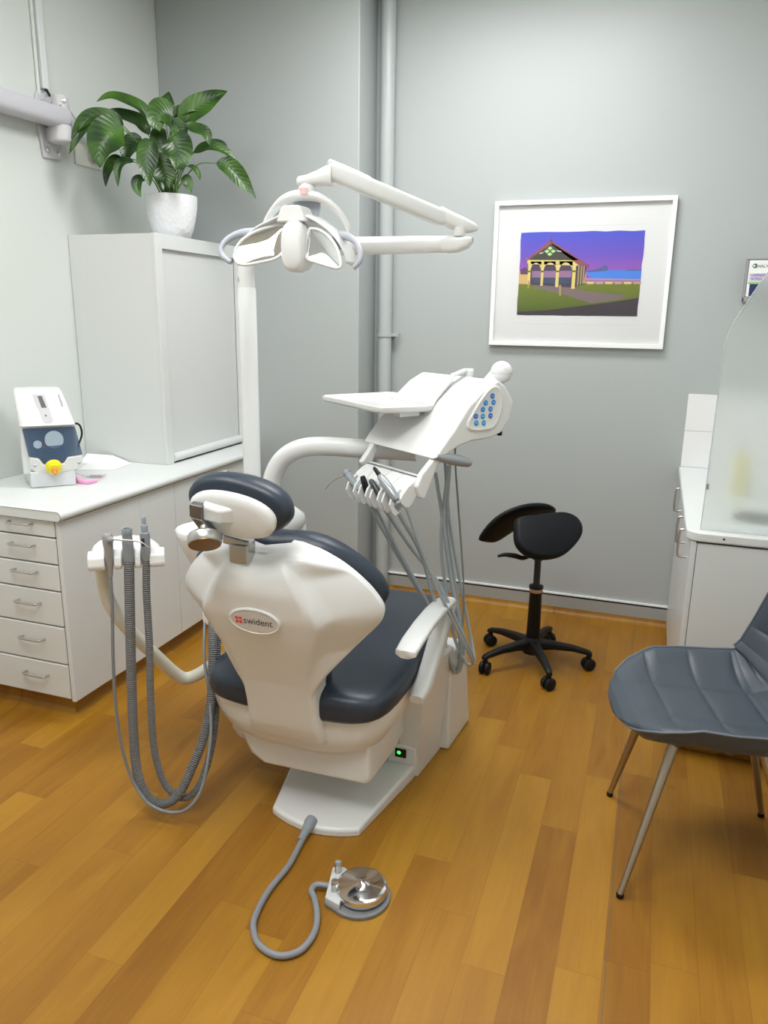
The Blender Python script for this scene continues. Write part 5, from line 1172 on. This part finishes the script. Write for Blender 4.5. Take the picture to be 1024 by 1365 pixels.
p0 = V(MID[0])
o_ = build('handle', MB().lathe([(.0115, -.01), (.0135, .0), (.0150, .06), (.0150, .078), (.0105, .080), (.0110, .100), (.0085, .104), (.0065, .106), (.0065, .124), (.004, .128)], p0, n=22), GREYP, q)
build('slide_switch', MB().obox(p0+V((.004, -.0150, .052)), (.0035, .001, 0), (0, .002, 0), (0, 0, .012)), INK, o_)
build('hose', MB().tube(MID, .0115, 16, smooth=8), RIBBED, q)
q = thing('air_water_syringe', 'grey three-way syringe with steel nozzle, left slot of the holder', 'syringe', THIN[0])
p0 = V(THIN[0])
build('handle', MB().lathe([(.007, -.035), (.0085, -.02), (.012, .02), (.0135, .05), (.0155, .075), (.0160, .092), (.011, .099)], p0, n=22), mat('warm_grey_handle', (0.33, 0.32, 0.31), 0.35, metal=.2), q)
build('head', MB().lathe([(.010, -.005), (.0105, .012), (.007, .020), (.004, .022)], p0+V((.006, -.002, .082)), (.8, -.4, .15), 18), GREYP, q)
build('nozzle', MB().tube([p0+V((.020, -.008, .087)), p0+V((.06, .005, .084)), p0+V((.098, .020, .080)), p0+V((.124, .03, .062))], [.003, .0028, .0025, .0016], 10), STEEL, q)
build('hose', MB().tube(THIN[1:], .0052, 12, smooth=8), HOSE, q)

# ------------------------------------------------------------------ foot control
PCN = V((-.672, 1.755, 0))
t = thing('foot_pedal', 'round chrome foot pedal with grey hose on the timber floor', 'pedal', PCN)
mb = MB(); n1 = [V((math.cos(a)*.091, math.sin(a)*.091, 0)) for a in [PI*1.12+.0+k*(PI*1.72)/30 for k in range(31)]]
outl = [PCN+V((.092*math.cos(a), .092*math.sin(a), 0)) for a in [-PI*.66+k*(PI*1.30)/30 for k in range(31)]]
outl += [PCN+V((-.105, .062, 0)), PCN+V((-.112, .055, 0)), PCN+V((-.085, -.060, 0)), PCN+V((-.078, -.070, 0))]
mb.rings([[p+EZ*z for p in outl] for z in (0, .012)]); build('base', mb, mat('pedal_rubber', (0.20, 0.21, 0.215), 0.55), t, bevel=.003)
bl = MB().prism([PCN+V(p) for p in [(-.108, .058, .010), (-.075, .070, .010), (-.050, .055, .010), (-.030, -.080, .010), (-.080, -.066, .010)]], (0, 0, .020)); build('valve_block', bl, LGREY, t, bevel=.004)
build('dome', MB().lathe([(.066, .016), (.074, .020), (.076, .026), (.076, .038), (.073, .043), (.064, .0455), (.035, .0475), (.014, .053), (.0005, .0575)], PCN+V((.006, .004, 0)), n=48), CHROME, t)
for (dx, dy, c_) in ((-.085, .044, 1), (-.064, -.030, 0)):
    o_ = build('valve_stub', MB().lathe([(.011, .025), (.012, .030), (.010, .036), (.010, .050), (.0115, .052), (.0115, .060), (.010, .062)], PCN+V((dx, dy, 0)), n=20), STEEL, t)
    build('stub_cap', MB().lathe([(.0085, .0622), (.0085, .0635)], PCN+V((dx, dy, 0)), n=18), GREYP if c_ else CHROME, o_)
hp_ = [(-.935, 1.975, .028), (-0.929, 1.93, .020), (-0.922, 1.85, .012), (-0.918, 1.781, 0.011), (-0.926, 1.676, 0.011), (-0.917, 1.585, 0.011), (-0.898, 1.533, 0.011), (-0.854, 1.488, 0.011), (-0.791, 1.475, 0.011), (-0.745, 1.510, 0.011), (-0.735, 1.573, 0.011), (-0.750, 1.630, 0.012), (-0.782, 1.685, 0.016), (-0.803, 1.708, 0.020), (-.800, 1.735, .020), (-.765, 1.745, .020)]
build('hose', MB().tube(hp_, .0090, 16, smooth=8), mat('grey_corrugated_hose', (0.25, 0.26, 0.29), 0.4), t)
build('strain_relief', MB().lathe([(.012, 0), (.013, .03), (.018, .055), (.021, .075), (.019, .09), (.008, .094)], V((-0.929, 1.900, .017)), (.0, .97, .20), 20), GREYP, t)
